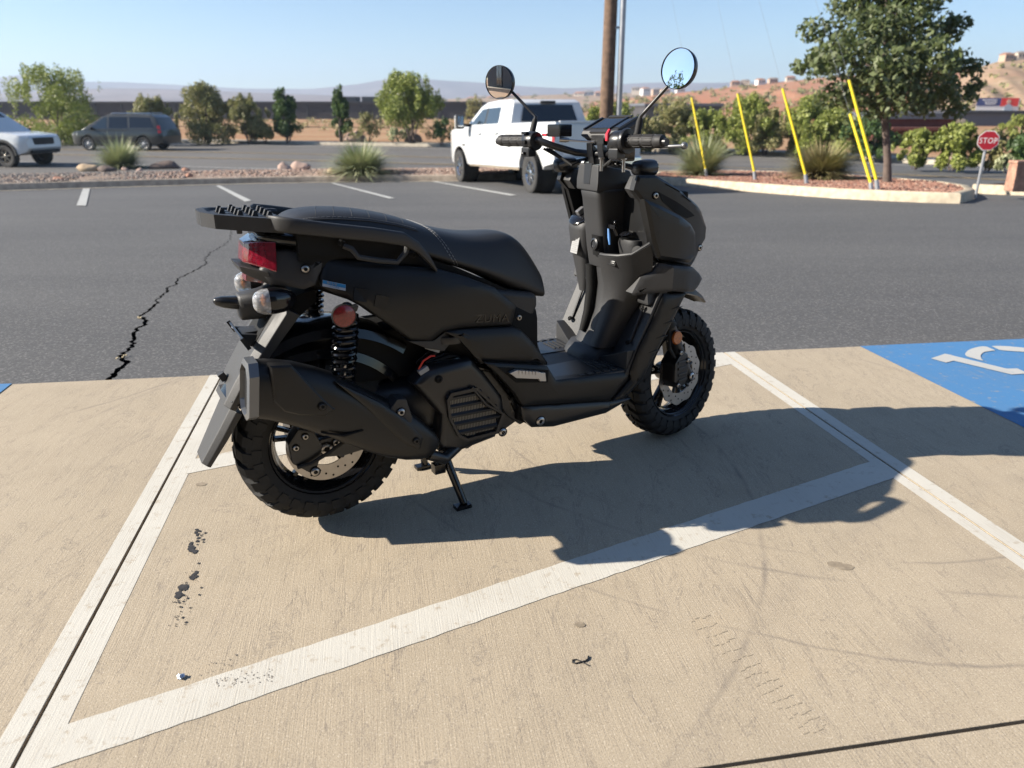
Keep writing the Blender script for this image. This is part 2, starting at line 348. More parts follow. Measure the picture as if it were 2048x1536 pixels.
# ------------------------------------------------------------------ asphalt lot with a real crack
def P2(v): return Vector((v[0],v[1]))
ck=[(725,1300),(740,1290),(800,1230),(860,1180),(820,1125),(905,1060),(915,1000),(930,940),(995,915),(985,870),(950,860),(1000,830),(1045,795),(1085,735),(1140,690),(1135,665),(1205,640),(1210,605),(1280,570),(1350,535),(1410,500),(1400,475),(1420,435),(1480,400),(1555,350),(1570,310),(1580,285),(1560,255),(1575,235),(1600,200)]
cp=[]
rnd=random.Random(11)
base=[lot(X*.293,380+Y*.293) for X,Y in ck]
for i in range(len(base)-1):
    a,b=base[i],base[i+1]; n=7
    for k in range(n):
        p=a.lerp(b,k/n); L=(b-a).length
        if k: p.x+=rnd.uniform(-.05,.05)*L; p.y+=rnd.uniform(-.035,.035)*L
        cp.append(p)
cp.append(base[-1])
WL=[];WR=[]
for i,p in enumerate(cp):
    f=i/(len(cp)-1); t=(cp[min(i+1,len(cp)-1)]-cp[max(i-1,0)]); n=Vector((t.y,-t.x,0)).normalized()
    wd=(.0125*(1-f)**1.1+.003)*rnd.uniform(.55,1.25)
    if i==len(cp)-1: wd=.0
    WL.append(p-n*wd); WR.append(p+n*wd)
def onlot(v,dz=0): return (v[0],v[1],gz(v[0],v[1])+dz)
fa=EA-ED*60+EN*DMAX; fb=EB+ED*60+EN*DMAX; na=EA-ED*60; nb=EB+ED*60
s0=EA+ED*((P2(cp[0])-EA).dot(ED))
top=cp[-1]; s1=EA+ED*((P2(top)-EA).dot(ED))+EN*DMAX
left=[na,s0-ED*.02]+[P2(v) for v in WL]+[s1,fa]; right=[s0+ED*.02,nb,fb,s1]+[P2(v) for v in reversed(WR)]
m=MB()
for pl in (left,right):
    m.add([(q.x,q.y,-SLOPE*max((q-EA).dot(EN),0)-.004) for q in pl],[tuple(range(len(pl)))])
lotm=m.build('parking_lot',ASPH,None,flat=True); lotm['kind']='structure'
m=MB(); m.add([(q.x,q.y,-.05-SLOPE*max((q-EA).dot(EN),0)) for q in (na,nb,fb,fa)],[(0,1,2,3)]); m.build('crack_bed',CRACK,lotm,flat=True)
peb=simple('pale_pebble',(.55,.45,.28),.8)
for q in ((966,866),(838,1138)):
    m=MB(); c=lot(q[0]*.293,380+q[1]*.293,.004)
    for k in range(5): m.ell((c.x+random.uniform(-.02,.02),c.y+random.uniform(-.03,.03),c.z),(.006,.008,.004),6,4)
    o=m.build('pebble_cluster',peb,None,flat=True); tag(o,'pale pebbles caught in the asphalt crack, '+('upper spot' if q[0]>900 else 'lower spot near the concrete edge'),'pebbles')
# stall lines painted on the lot
for q in ([(166,377),(180,377),(172,411),(153,411)],[(431,371),(440,371),(503,401),(490,403)],[(661,366),(669,366),(790,396),(778,397)],[(864,363),(873,363),(1034,390),(1020,391)]):
    m=MB(); m.add([lot(*k,.006) for k in q],[(0,1,2,3)]); m.build('stall_line',LOTW,lotm,flat=True)
# ------------------------------------------------------------------ road and field
ROADZ=-SLOPE*DMAX
FE=[(-140,79),(-60,58.7),(-34,52.3),(-16.6,47.8),(-3.8,43.6),(7,39.3),(11.2,36.8),(14.2,33.4),(16.4,29.8),(18.4,25.6),(22,15.6),(26,1.6),(30,-28)]
fz=lambda x,y: gz(x,y)
m=MB(); pts=[(q.x,q.y,ROADZ-.004) for q in (fa,fb)]
near=[fa,fb]; poly('road',[(fa.x,fa.y,ROADZ-.006),(fb.x,fb.y,ROADZ-.006),(fb.x,fb.y+60,ROADZ-.006),(-140,90,ROADZ-.006)],0,ROADM,None,'structure')
def offs(line,d):
    out=[]
    for i,p in enumerate(line):
        a=Vector(line[max(i-1,0)]);b=Vector(line[min(i+1,len(line)-1)]); t=(b-a).normalized(); n=Vector((-t.y,t.x)); out.append(Vector(p)+n*d)
    return out
def strip(name,line,d0,d1,z0,z1,mat,parent=None,kind=None):
    A,B=offs(line,d0),offs(line,d1); m=MB()
    vs=[(p.x,p.y,fz(p.x,p.y)+z0) for p in A]+[(p.x,p.y,fz(p.x,p.y)+z1) for p in B]; n=len(A)
    m.add(vs,[(i,i+1,i+1+n,i+n) for i in range(n-1)]); o=m.build(name,mat,parent)
    if kind: o['kind']=kind
    return o
def kerb_line(name,line,mat,h=.15,wd=.16,parent=None,closed=False):
    prof=[(0,-.1),(.012,h-.03),(.04,h),(wd,h),(wd,-.1)]; loops=[]
    for d,z in prof: loops.append([(p.x,p.y,fz(p.x,p.y)+z) for p in offs(line,d)])
    m=MB(); m.loft(loops,cap=False,closed=False); o=m.build(name,mat,parent,ang=50); o['kind']='structure'; return o
YEL=simple('faded_yellow_line',(.30,.22,.11),.8,var=.3,vs=3); LINEW=simple('road_white_line',(.42,.41,.39),.8,var=.2,vs=3)
road=bpy.data.objects['road']
for d in (-8.2,-8.55,-12.0,-12.35): strip('lane_line',FE,d,d+.13,.008,.008,YEL,road)
strip('lane_line',FE,-1.9,-1.75,.008,.008,LINEW,road); strip('lane_line',FE[:6],-16.6,-16.45,.008,.008,LINEW,road)
kerb_line('far_kerb',FE,GUT); strip('sidewalk',FE,.16,1.7,.146,.15,GUT,None,'structure')
strip('field_verge',FE,1.7,30,.14,.2,FIELD,None,'structure')
A=offs(FE,28); m=MB(); far=[(p.x,p.y,-.68) for p in A]; far+= [(4000,-400,-.68),(4000,5000,-.68),(-4000,5000,-.68),(-4000,80,-.68)]
m.add(far,[tuple(range(len(far)))]); m.build('desert_field',FIELD,None,flat=True)['kind']='structure'
poly('base_ground',[(-300,-300,-1.6),(300,-300,-1.6),(300,100,-1.6),(-300,100,-1.6)],0,FIELD,None,'structure')
# ------------------------------------------------------------------ planter strip along the lot, and the island
KL=[lot(*q) for q in ((-700,400),(-300,389),(0,381),(254,373),(480,367),(700,363),(900,362))]
KL=[(p.x,p.y) for p in KL]; dl=(Vector(KL[-1])-Vector(KL[-3])).normalized()
KL+= [tuple(Vector(KL[-1])+dl*k) for k in (2.0,3.6)]
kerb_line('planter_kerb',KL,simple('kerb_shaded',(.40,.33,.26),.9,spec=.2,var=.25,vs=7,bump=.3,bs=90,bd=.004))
strip('gutter',KL,-.28,-.005,.004,.004,GUT,None,'structure')
Q=offs(KL,.15); B=[]
for p in Q:
    dd=edge_d(p.x,p.y); e=max(2.0,22.3-dd); B.append((p,Vector((p.x,p.y))+EN*e))
NV=14; m=MB(); rnd=random.Random(8); vs=[]
for p,q in B:
    for k in range(NV+1):
        f=k/NV; c=p.lerp(q,f); hh=.13+.17*math.sin(math.pi*min(1,f*1.15))*(1-.4*f)-.12*f
        vs.append((c.x,c.y,gz(c.x,c.y)+hh+rnd.uniform(-.015,.015)))
m.add(vs,[(i*(NV+1)+k,(i+1)*(NV+1)+k,(i+1)*(NV+1)+k+1,i*(NV+1)+k+1) for i in range(len(B)-1) for k in range(NV)])
m.build('planter_bed',MOUNDM,None)['kind']='structure'
def mound_z(x,y):
    best=min(range(len(B)),key=lambda i:abs(((Vector((x,y))-B[i][0])-EN*((Vector((x,y))-B[i][0]).dot(EN))).length))
    p,q=B[best]; f=min(1,max(0,(Vector((x,y))-p).dot(EN)/max(.1,(q-p).length)))
    return gz(x,y)+.13+.17*math.sin(math.pi*min(1,f*1.15))*(1-.4*f)-.12*f
def rock_mesh(rnd,s,c,m,fl=.7):
    o=len(m.v); t=(1+5**.5)/2
    V=[(-1,t,0),(1,t,0),(-1,-t,0),(1,-t,0),(0,-1,t),(0,1,t),(0,-1,-t),(0,1,-t),(t,0,-1),(t,0,1),(-t,0,-1),(-t,0,1)]
    F=[(0,11,5),(0,5,1),(0,1,7),(0,7,10),(0,10,11),(1,5,9),(5,11,4),(11,10,2),(10,7,6),(7,1,8),(3,9,4),(3,4,2),(3,2,6),(3,6,8),(3,8,9),(4,9,5),(2,4,11),(6,2,10),(8,6,7),(9,8,1)]
    a=rnd.random()*6.28; ca,sa=math.cos(a),math.sin(a); e=rnd.uniform(.7,1.4); vs=[]
    for v in V:
        x,y,z=[k/1.9*rnd.uniform(.75,1.2) for k in v]; x*=e; z*=fl
        vs.append((c[0]+s*(x*ca-y*sa),c[1]+s*(x*sa+y*ca),c[2]+s*z))
    m.add(vs,F)
def island_mat(name,cols,rough=.9):
    m,t,b=nm(name); g=NT(t); i=g.node('ShaderNodeNewGeometry'); f=i.outputs['Random Per Island']
    c=g.ramp(f,[(k/(len(cols)-1),cc) for k,cc in enumerate(cols)]); c=g.mix(g.rng(g.noise(g.pos(),25,4),.4,.7,0,.4),c,[x*.6 for x in cols[0]])
    t.links.new(c,b.inputs['Base Color']); sock(b,'Roughness',rough); sock(b,'Specular IOR Level',.2); return m
GRAV=island_mat('grey_gravel',[(.14,.13,.12),(.30,.27,.24),(.22,.19,.17),(.40,.33,.28),(.26,.17,.13)]); REDG=island_mat('red_gravel',[(.29,.145,.105),(.35,.20,.145),(.22,.11,.085),(.38,.27,.21)])
PINKG=island_mat('pink_gravel',[(.36,.24,.19),(.42,.32,.26),(.28,.18,.14),(.46,.39,.33)])
rnd=random.Random(21); mg=MB(); mp=MB()
for k in range(9000):
    i=rnd.randrange(len(B)-1); f=rnd.random(); g_=rnd.random()**1.6
    p=B[i][0].lerp(B[i+1][0],f); q=B[i][1].lerp(B[i+1][1],f); c=p.lerp(q,g_*.7)
    px=c.x/c.y
    s=rnd.uniform(.018,.048)
    (mg if px<-.46+rnd.uniform(-.05,.05) else mp) and rock_mesh(rnd,s,(c.x,c.y,mound_z(c.x,c.y)+s*.1),mg if px<-.46+rnd.uniform(-.05,.05) else mp)
tag(mg.build('grey_gravel',GRAV,None,flat=True),'loose grey gravel on the planter strip at left','gravel',kind='stuff')
tag(mp.build('pink_gravel',PINKG,None,flat=True),'loose pinkish gravel on the planter strip beside the white pickup','gravel',kind='stuff')
# island on the right
IF=[lot(*q) for q in ((1290,367),(1355,371),(1450,379),(1560,388),(1665,396),(1760,401),(1848,405),(1920,407))]; IB=[lot(*q) for q in ((1950,398),(1938,388),(1884,378),(1738,365),(1600,356),(1483,352),(1380,351),(1310,355))]
IL=[(p.x,p.y) for p in IF+IB]; IL.append(IL[0])
kerb_line('island_kerb',IL,KERB,.16,.17)
inn=offs(IL[:-1]+[IL[0]],.16); m=MB(); cx=sum(p.x for p in inn)/len(inn); cy=sum(p.y for p in inn)/len(inn)
m.add([(p.x,p.y,gz(p.x,p.y)+.135) for p in inn[:-1]],[tuple(range(len(inn)-1))]); m.build('island_bed',REDM,None,flat=True)['kind']='structure'
def inside(x,y,pl):
    r=False;n=len(pl)
    for i in range(n):
        a,b=pl[i],pl[(i+1)%n]
        if (a.y>y)!=(b.y>y) and x<(b.x-a.x)*(y-a.y)/(b.y-a.y)+a.x: r=not r
    return r
mr=MB(); k=0; xs=[p.x for p in inn]; ys=[p.y for p in inn]
while k<6000:
    x,y=rnd.uniform(min(xs),max(xs)),rnd.uniform(min(ys),max(ys))
    if inside(x,y,inn[:-1]): s=rnd.uniform(.018,.042); rock_mesh(rnd,s,(x,y,gz(x,y)+.14),mr); k+=1
tag(mr.build('red_gravel',REDG,None,flat=True),'loose red gravel covering the kerbed island','gravel',kind='stuff')
# second kerbed bed at the right edge behind the stop sign
K2=[(p.x,p.y) for p in [lot(*q) for q in ((1941,386),(2000,389),(2060,391),(2200,397))]]
kerb_line('corner_kerb',K2,KERB,.16,.17); strip('corner_bed',K2,.16,3.5,.14,.14,REDM,None,'structure')
# ------------------------------------------------------------------ scooter
MATTE=simple('matte_black_paint',(.0075,.0075,.0078),.40,spec=.38,var=.12,vs=6)
TEX=simple('grained_black_plastic',(.022,.022,.023),.54,spec=.5,bump=.5,bs=850,bd=.0006)
GLOSS=simple('gloss_black',(.006,.006,.007),.13,spec=.5)
SATIN=simple('satin_black_metal',(.013,.013,.014),.32,spec=.5)
DEEP=simple('recess_black',(.006,.006,.006),.7,spec=.2)
VINYL=simple('seat_vinyl',(.020,.020,.021),.5,spec=.45,bump=.4,bs=420,bd=.0008)
RUB=simple('tyre_rubber',(.017,.017,.017),.72,spec=.35,var=.25,vs=30,bump=.2,bs=300,bd=.001)
GRIP=simple('grip_rubber',(.022,.021,.021),.6,spec=.4)
STEEL=simple('bright_steel',(.42,.40,.38),.30,metal=1); DISCM=simple('brake_disc_steel',(.42,.39,.36),.38,metal=1,var=.1,vs=40)
ALU=simple('cast_aluminium',(.42,.42,.43),.42,metal=.9); GREYP=simple('grey_muffler_rim',(.17,.175,.18),.35,metal=.6)
THREAD=simple('seam_thread',(.22,.22,.22),.8); FIN=simple('radiator_fins',(.20,.19,.17),.45,metal=.7)
LABEL=simple('white_label',(.27,.27,.265),.6); LGREY=simple('label_print',(.20,.20,.20),.7)
RED=simple('red_switch',(.55,.02,.04),.4); BLUEK=simple('blue_key',(.08,.22,.50),.35); REDW=simple('red_wire',(.6,.05,.03),.4)
MIRR=simple('mirror_glass',(.86,.88,.90),.015,metal=1)
def lens(name,c,tr,rough=.08,stripes=None):
    m,t,b=nm(name); g=NT(t); sock(b,'Base Color',rgba(c)); sock(b,'Roughness',rough); sock(b,'Transmission Weight',tr); sock(b,'IOR',1.45); sock(b,'Coat Weight',.6); sock(b,'Coat Roughness',.05)
    if stripes:
        tc=g.node('ShaderNodeTexCoord'); v=g.node('ShaderNodeTexVoronoi'); t.links.new(tc.outputs['Object'],v.inputs['Vector']); v.inputs['Scale'].default_value=stripes
        t.links.new(g.mix(g.rng(v.outputs['Distance'],.2,.6),c,[x*.62 for x in c]),b.inputs['Base Color']); t.links.new(g.bump(v.outputs['Distance'],.18,.002),b.inputs['Normal'])
    return m
REDL=lens('red_lens',(.24,.006,.022),.15,.10,90); REDR=lens('red_reflector',(.24,.012,.012),.0,.22,260); CLEARL=lens('clear_lens',(.80,.82,.85),.6,.06,110); AMBER=lens('amber_reflector',(.55,.14,.015),.0,.2,240); AMBB=lens('amber_bulb',(.85,.30,.05),.1)
_b=REDL.node_tree.nodes['Principled BSDF']; sock(_b,'Coat Weight',1.0); sock(_b,'Coat IOR',1.7); sock(_b,'Coat Roughness',.03)
SCREEN=simple('meter_screen',(.012,.016,.024),.08,spec=.6)
PSI=R(29.4); STEER=R(12.25)
scoot=empty('scooter',(-.543,1.945,0),PSI,'matte black scooter with rear rack and round mirrors on its centre stand','scooter')
AX=Vector((-math.sin(R(27)),0,math.cos(R(27)))); PV=Vector((1.275,0,.2365))
SM=Matrix.Translation(PV)@Matrix.Rotation(STEER,4,AX)@Matrix.Translation(-PV)
wr=interp([(-.2,.07),(-.1,.10),(0,.13),(.15,.152),(.35,.165),(.55,.165),(.66,.155),(.8,.13)])
def Wr(x,z): return wr(x)-max(0,z-.68)*.22
wf=interp([(.8,.205),(1.0,.205),(1.1,.195),(1.2,.165),(1.3,.11),(1.4,.03)])
def Wf(x,z): return wf(x)
def Kc(v): return lambda x,z:v
def panel(name,pts,W,mat,parent=None,off=0,thick=.014,ins=((.005,.004),(.016,.003)),sides=(-1,1),step=.04,seam=True,bulge=0,sharp=50):
    out=[]
    for sd_ in sides:
        bm=bmesh.new(); vs=[bm.verts.new((x,0,z)) for x,z in pts]; f=bm.faces.new(vs); f.normal_update()
        if f.normal.y<0: f.normal_flip()
        r=bmesh.ops.extrude_face_region(bm,geom=[f]); nv=[e for e in r['geom'] if isinstance(e,bmesh.types.BMVert)]
        bmesh.ops.translate(bm,verts=nv,vec=(0,thick,0)); bm.faces.ensure_lookup_table()
        bm.normal_update()
        top=[g for g in bm.faces if all(v in nv for v in g.verts)]
        for t_,d in ins:
            bmesh.ops.inset_region(bm,faces=top,thickness=t_,depth=d,use_even_offset=True); 
        for ax,no,lo,hi in ((0,(1,0,0),min(p[0] for p in pts),max(p[0] for p in pts)),(2,(0,0,1),min(p[1] for p in pts),max(p[1] for p in pts))):
            k=math.ceil(lo/step)*step
            while k<hi:
                co=[0,0,0]; co[ax]=k; bmesh.ops.bisect_plane(bm,geom=bm.verts[:]+bm.edges[:]+bm.faces[:],plane_co=co,plane_no=no); k+=step
        zc=(max(p[1] for p in pts)+min(p[1] for p in pts))/2; zh=(max(p[1] for p in pts)-min(p[1] for p in pts))/2
        for v in bm.verts:
            b_=bulge*(1-((v.co.z-zc)/zh)**2) if bulge and v.co.y>thick*.9 else 0
            v.co.y=sd_*(W(v.co.x,v.co.z)+off-thick+v.co.y+b_)
        bmesh.ops.recalc_face_normals(bm,faces=bm.faces)
        me=bpy.data.meshes.new(name); bm.to_mesh(me); bm.free(); me.materials.append(mat)
        me.polygons.foreach_set('use_smooth',[True]*len(me.polygons)); me.set_sharp_from_angle(angle=R(sharp))
        o=bpy.data.objects.new(name,me); col.objects.link(o); o.parent=parent or scoot; out.append(o)
    return out
def sup(c,ry,rz,n=24,e=.55,ct=None):         # superellipse loop in the y,z plane
    out=[]
    for k in range(n):
        a=2*math.pi*k/n; cy,sz=math.cos(a),math.sin(a)
        out.append((c[0],c[1]+ry*math.copysign(abs(cy)**e,cy),c[2]+rz*math.copysign(abs(sz)**e,sz)))
    return out
def bolt(c,r,parent,mat=STEEL,ax=(0,-1,0),M=None,name='bolt'):
    a=Vector(ax); c=Vector(c); m=MB(); m.lathe([(r*1.2,-.004),(r*1.2,.0015),(r*.95,.004),(r*.62,.0045),(r*.5,.002)],14,c,a); m.k=1; m.lathe([(r*.52,.0022),(.0005,.0022)],14,c,a); m.lathe([(r*1.45,-.002),(r*1.45,.0008),(r*1.2,.0009)],14,c,a); return m.build(name,[mat,DEEP],parent,M=M)
# --- wheels
def wheel(c,Rr,hw,front,M):
    root=MB(); prof=[(.150,-.045),(.162,-hw*.86),(.185,-hw*1.0),(Rr-.040,-hw*1.0),(Rr-.024,-hw*.90),(Rr-.014,-hw*.6),(Rr-.010,0),(Rr-.014,hw*.6),(Rr-.024,hw*.90),(Rr-.040,hw),(.185,hw),(.162,hw*.86),(.150,.045)]
    root.lathe(prof,64,c)
    N=30; cx,cy,cz=c
    crown=interp([(-hw*1.02,Rr-.034),(-hw*.9,Rr-.014),(-hw*.6,Rr-.003),(0,Rr),(hw*.6,Rr-.003),(hw*.9,Rr-.014),(hw*1.02,Rr-.034)])
    def lug(a0,a1,y0,y1,sk=0,h=.012,ny=3):
        loops=[]
        for j in range(ny+1):
            y=y0+(y1-y0)*j/ny; s=sk*(j/ny); rt=crown(y); lp=[]
            for (a,rr) in ((a0+s,rt-h-.008),(a1+s,rt-h-.008),(a1+s-.006,rt),(a0+s+.006,rt)):
                lp.append((cx+rr*math.cos(a),cy+y,cz+rr*math.sin(a)))
            loops.append(lp)
        root.loft(loops)
    st=2*math.pi/N
    for k in range(N):
        a=k*st
        for sg in (-1,1):
            o=a+(st*.5 if sg>0 else 0)
            lug(o,o+st*.62,sg*hw*.06,sg*hw*.52,.10,ny=2); lug(o+st*.35,o+st*1.0,sg*hw*.58,sg*hw*1.02,.06,.014,3)
            # shoulder lug running down the sidewall
            loops=[]
            for rr,yy in ((Rr-.036,hw*1.03),(Rr-.062,hw*1.035)):
                loops.append([(cx+rr*math.cos(q),cy+sg*(yy-dd),cz+rr*math.sin(q)) for q,dd in ((o+st*.42,0),(o+st*.98,0),(o+st*.98,.008),(o+st*.42,.008))])
            root.loft(loops)
    wh=bpy.data.objects.new('wheel',None); col.objects.link(wh); wh.parent=scoot; wh.empty_display_size=.05
    root.build('tyre',RUB,wh,M=M,ang=35)
    r=MB(); r.lathe([(.158,-.052),(.160,-.048),(.150,-.044),(.146,-.038),(.136,-.02),(.134,0),(.136,.02),(.146,.038),(.150,.044),(.160,.048),(.158,.052),(.153,.046),(.141,.03),(.129,.0),(.141,-.03),(.153,-.046)],48,c,closed=True)
    rim=r.build('rim',GLOSS,wh,M=M)
    h=MB(); h.lathe([(.001,-.048),(.024,-.048),(.032,-.036),(.036,0),(.032,.036),(.024,.048),(.001,.048)],24,c); h.build('hub',SATIN,wh,M=M)
    for k in range(5):
        for dv in (-.13,.13):
            a=2*math.pi*k/5+.35; p0=Vector((cx+.03*math.cos(a),cy,cz+.03*math.sin(a))); p1=Vector((cx+.139*math.cos(a+dv),cy,cz+.139*math.sin(a+dv)))
            d=(p1-p0); ln=d.length; ang=math.atan2(d.z,d.x); mm=MB(); mm.box((p0+p1)/2,(ln,.022,.012),Matrix.Rotation(-ang,3,'Y')); mm.build('spoke',GLOSS,wh,bevel=.003,M=M)
    dy=cy-.052; d=MB(); nd=72; ro=.112; ri=.072 if front else .066; loops=[]
    rw=lambda a:ro+(.0035*math.sin(a*10) if front else 0)
    for rad,yy in ((1,-.002),(1,.002),(0,.002),(0,-.002),(1,-.002)):
        loops.append([(cx+(rw(6.2832*k/nd) if rad else ri)*math.cos(6.2832*k/nd),dy+yy,cz+(rw(6.2832*k/nd) if rad else ri)*math.sin(6.2832*k/nd)) for k in range(nd)])
    d.loft(loops,cap=False); disc=d.build('brake_disc',DISCM,wh,M=M,ang=30)
    d=MB()
    for k in range(30):
        a=6.2832*k/30; rr=.083+(.010 if k%3==1 else .019 if k%3==2 else 0)
        d.cyl((cx+rr*math.cos(a),dy-.0026,cz+rr*math.sin(a)),(cx+rr*math.cos(a),dy+.0026,cz+rr*math.sin(a)),.0032,8)
    d.build('drilled_holes',DEEP,disc,M=M)
    for k in range(5):
        a=6.2832*k/5+.2; mm=MB(); mm.cyl((cx+.03*math.cos(a),dy,cz+.03*math.sin(a)),(cx+ri*1.03*math.cos(a+.2),dy,cz+ri*1.03*math.sin(a+.2)),.006,8); mm.build('disc_carrier_arm',SATIN,wh,M=M)
    mm=MB(); mm.cyl((cx+.12,cy-.03,cz-.065),(cx+.11,cy-.05,cz-.055),.004,8); mm.build('valve_stem',RUB,wh,M=M)
    return wh
I4=Matrix.Identity(4)
wheel((0,0,.258),.240,.062,False,I4); wheel((1.275,0,.234),.234,.058,True,SM)
# --- body core
m=MB(); L=[]
for x,zt,zb in ((-.095,.822,.755),(-.05,.815,.725),(0,.80,.70),(.1,.785,.655),(.2,.76,.585),(.3,.735,.51),(.4,.70,.44),(.5,.66,.39),(.6,.615,.355),(.64,.60,.35)):
    hw=max(.03,Wr(x,(zt+zb)/2)-.018); L.append(sup((x,0,(zt+zb)/2),hw,(zt-zb)/2,20,.4))
m.loft(L); m.build('under_body',DEEP,scoot)
tc=panel('tail_cover',[(-0.083,0.806),(-0.048,0.806),(0.028,0.788),(0.038,0.78),(0.016,0.741),(0.004,0.717),(-0.024,0.708),(-0.097,0.724),(-0.117,0.756),(-0.1,0.783)],Wr,TEX,off=.004)
bolt((-.018,-.131,.761),.0085,tc[0]); bolt((-.018,.131,.761),.0085,tc[1],ax=(0,1,0))
sc_=panel('side_cover',[(0.039,0.784),(0.114,0.772),(0.21,0.753),(0.319,0.735),(0.40,.706),(0.477,0.672),(0.547,0.609),(0.536,0.552),(0.381,0.565),(0.325,0.561),(0.293,0.537),(0.233,0.547),(0.11,0.655),(0.018,0.712),(0.016,0.736)],Wr,MATTE,bulge=.012)
panel('lower_side_cover',[(0.323,0.563),(0.379,0.563),(0.533,0.549),(0.563,0.536),(0.592,0.504),(0.66,0.416),(0.658,0.403),(0.43,0.454),(0.395,0.501),(0.366,0.537)],Wr,MATTE,off=.008,bulge=.008)
for s in (-1,1):
    m=MB(); m.prism([(.225,.545),(.30,.535),(.335,.556),(.36,.53),(.33,.50),(.28,.515)],s*.10,s*.158); m.build('inner_side_cover',TEX,scoot,bevel=.004)
    bolt((.563,s*.163,.57),.007,scoot,ax=(0,s,0))
m=MB(); m.prism([(-.03,.835),(.25,.782),(.40,.722),(.52,.662),(.62,.610),(.62,.57),(.4,.62),(.1,.72),(-.03,.78)],-.122,.122); m.build('seat_base',DEEP,scoot)
m=MB(); sbx=[(.50,.655),(.642,.626),(.643,.591),(.627,.545),(.638,.497),(.678,.39),(.66,.36),(.52,.40)]
m.prism(sbx,-.135,.135); m.build('seat_box',TEX,scoot,bevel=.018,seg=3)
# --- seat
st=[(-.045,.862,.835,.07,.10),(-.02,.884,.828,.088,.113),(.02,.893,.82,.098,.12),(.08,.894,.808,.102,.125),(.16,.886,.795,.104,.129),(.24,.868,.778,.104,.132),(.30,.848,.757,.105,.135),(.36,.826,.735,.106,.137),(.43,.808,.708,.104,.136),(.50,.80,.676,.098,.132),(.56,.802,.642,.090,.125),(.60,.796,.622,.086,.118),(.636,.768,.606,.084,.112),(.664,.724,.600,.084,.107),(.684,.690,.597,.083,.103),(.693,.668,.595,.082,.100)]
def seat_loop(s):
    x,zt,zb,ht,hb=s; h=zt-zb; return [(x,-hb,zb),(x,-hb*1.01,zb+h*.25),(x,-(hb*.35+ht*.65)*1.02,zb+h*.62),(x,-ht*.93,zb+h*.87),(x,-ht*.6,zb+h*.985),(x,-ht*.25,zt),(x,0,zt+.001),(x,ht*.25,zt),(x,ht*.6,zb+h*.985),(x,ht*.93,zb+h*.87),(x,(hb*.35+ht*.65)*1.02,zb+h*.62),(x,hb*1.01,zb+h*.25),(x,hb,zb)]
m=MB(); m.loft([seat_loop(s) for s in st]); seat=m.build('seat',VINYL,scoot,sub=2,ang=180)
F_=[interp([(s[0],s[k]) for s in st]) for k in (1,2,3,4)]
from mathutils.bvhtree import BVHTree
bpy.context.view_layer.update(); SBVH=BVHTree.FromObject(seat,bpy.context.evaluated_depsgraph_get())
def seat_pt(x,f,lift=.0):                       # f -1..1 across: 0 crown, +-1 lower edge
    L_=seat_loop((x,F_[0](x),F_[1](x),F_[2](x),F_[3](x))); u=(f+1)/2*12; i=min(11,int(u)); a,b=Vector(L_[i]),Vector(L_[i+1]); p=a.lerp(b,u-i)
    c=Vector((x,0,F_[1](x)+.25*(F_[0](x)-F_[1](x)))); d=(p-c).normalized(); h=SBVH.ray_cast(c+d*.4,-d)
    return (h[0] if h[0] else p)+d*lift
def seam(name,pts,r=.0011,mat=THREAD,gap=True):
    m=MB(); P=[seat_pt(*p,lift=.0006) for p in pts]
    if not gap: m.tube(P,r,5)
    else:
        for i in range(len(P)-1):
            n=max(1,int((P[i+1]-P[i]).length/.007))
            for k in range(n):
                m.tube([P[i].lerp(P[i+1],(k+.15)/n),P[i].lerp(P[i+1],(k+.8)/n)],r,4)
    return m.build(name,mat,seat)
for dx in (0,.010):
    seam('stitching',[(.305+dx+.085*abs(f)**1.4,f) for f in [k/24*.97 for k in range(-24,25)]])
for sg in (-1,1): seam('piping',[(x,sg*(.56)) for x in np.linspace(-.03,.29,24)],.0022,VINYL,False); seam('stitching',[(x,sg*(.51)) for x in np.linspace(-.03,.29,24)],.0007)
for k in range(6): seam('stitching',[(.03+k*.045+.05*(f+.5),f) for f in np.linspace(-.48,.48,12)],.0007,simple('dark_thread',(.05,.05,.05),.7) if k==0 else bpy.data.materials['dark_thread'])
# --- rack and grab rails
rk=MB(); rk.prism([(-.205,-.060),(-.215,-.03),(-.215,.03),(-.205,.060),(-.165,.095),(-.075,.108),(-.045,.085),(-.045,-.085),(-.075,-.108),(-.165,-.095)],.866,.884,'z'); rk.v=[(x,y,z-(x+.2)*.08+.010) for x,y,z in rk.v]
rack=rk.build('rear_rack',TEX,scoot,bevel=.004)
def rbar(P,w_,zt,zb):
    m=MB(); L=[]
    for i,(x,y) in enumerate(P):
        t=(Vector(P[min(i+1,len(P)-1)])-Vector(P[max(i-1,0)])).normalized(); n=Vector((-t.y,t.x)); zo=-(x+.2)*.10
        L.append([(x-n.x*w_,y-n.y*w_,zb+zo),(x-n.x*w_*1.0,y-n.y*w_*1.0,zt-.006+zo),(x-n.x*w_*.55,y-n.y*w_*.55,zt+zo),(x+n.x*w_,y+n.y*w_,zt+zo),(x+n.x*w_,y+n.y*w_,zb+zo)])
    m.loft(L); return m
rbar([(-.216,.035),(-.218,0),(-.216,-.035),(-.196,-.072),(-.15,-.092),(-.07,-.112),(-.02,-.118)][::-1],.012,.900,.866).build('rack_frame',TEX,rack,ang=30)
rbar([(-.216,-.035),(-.2175,.0),(-.216,.035),(-.196,.072),(-.15,.092),(-.07,.112),(-.02,.118)],.0119,.8995,.8665).build('rack_frame',TEX,rack,ang=30)
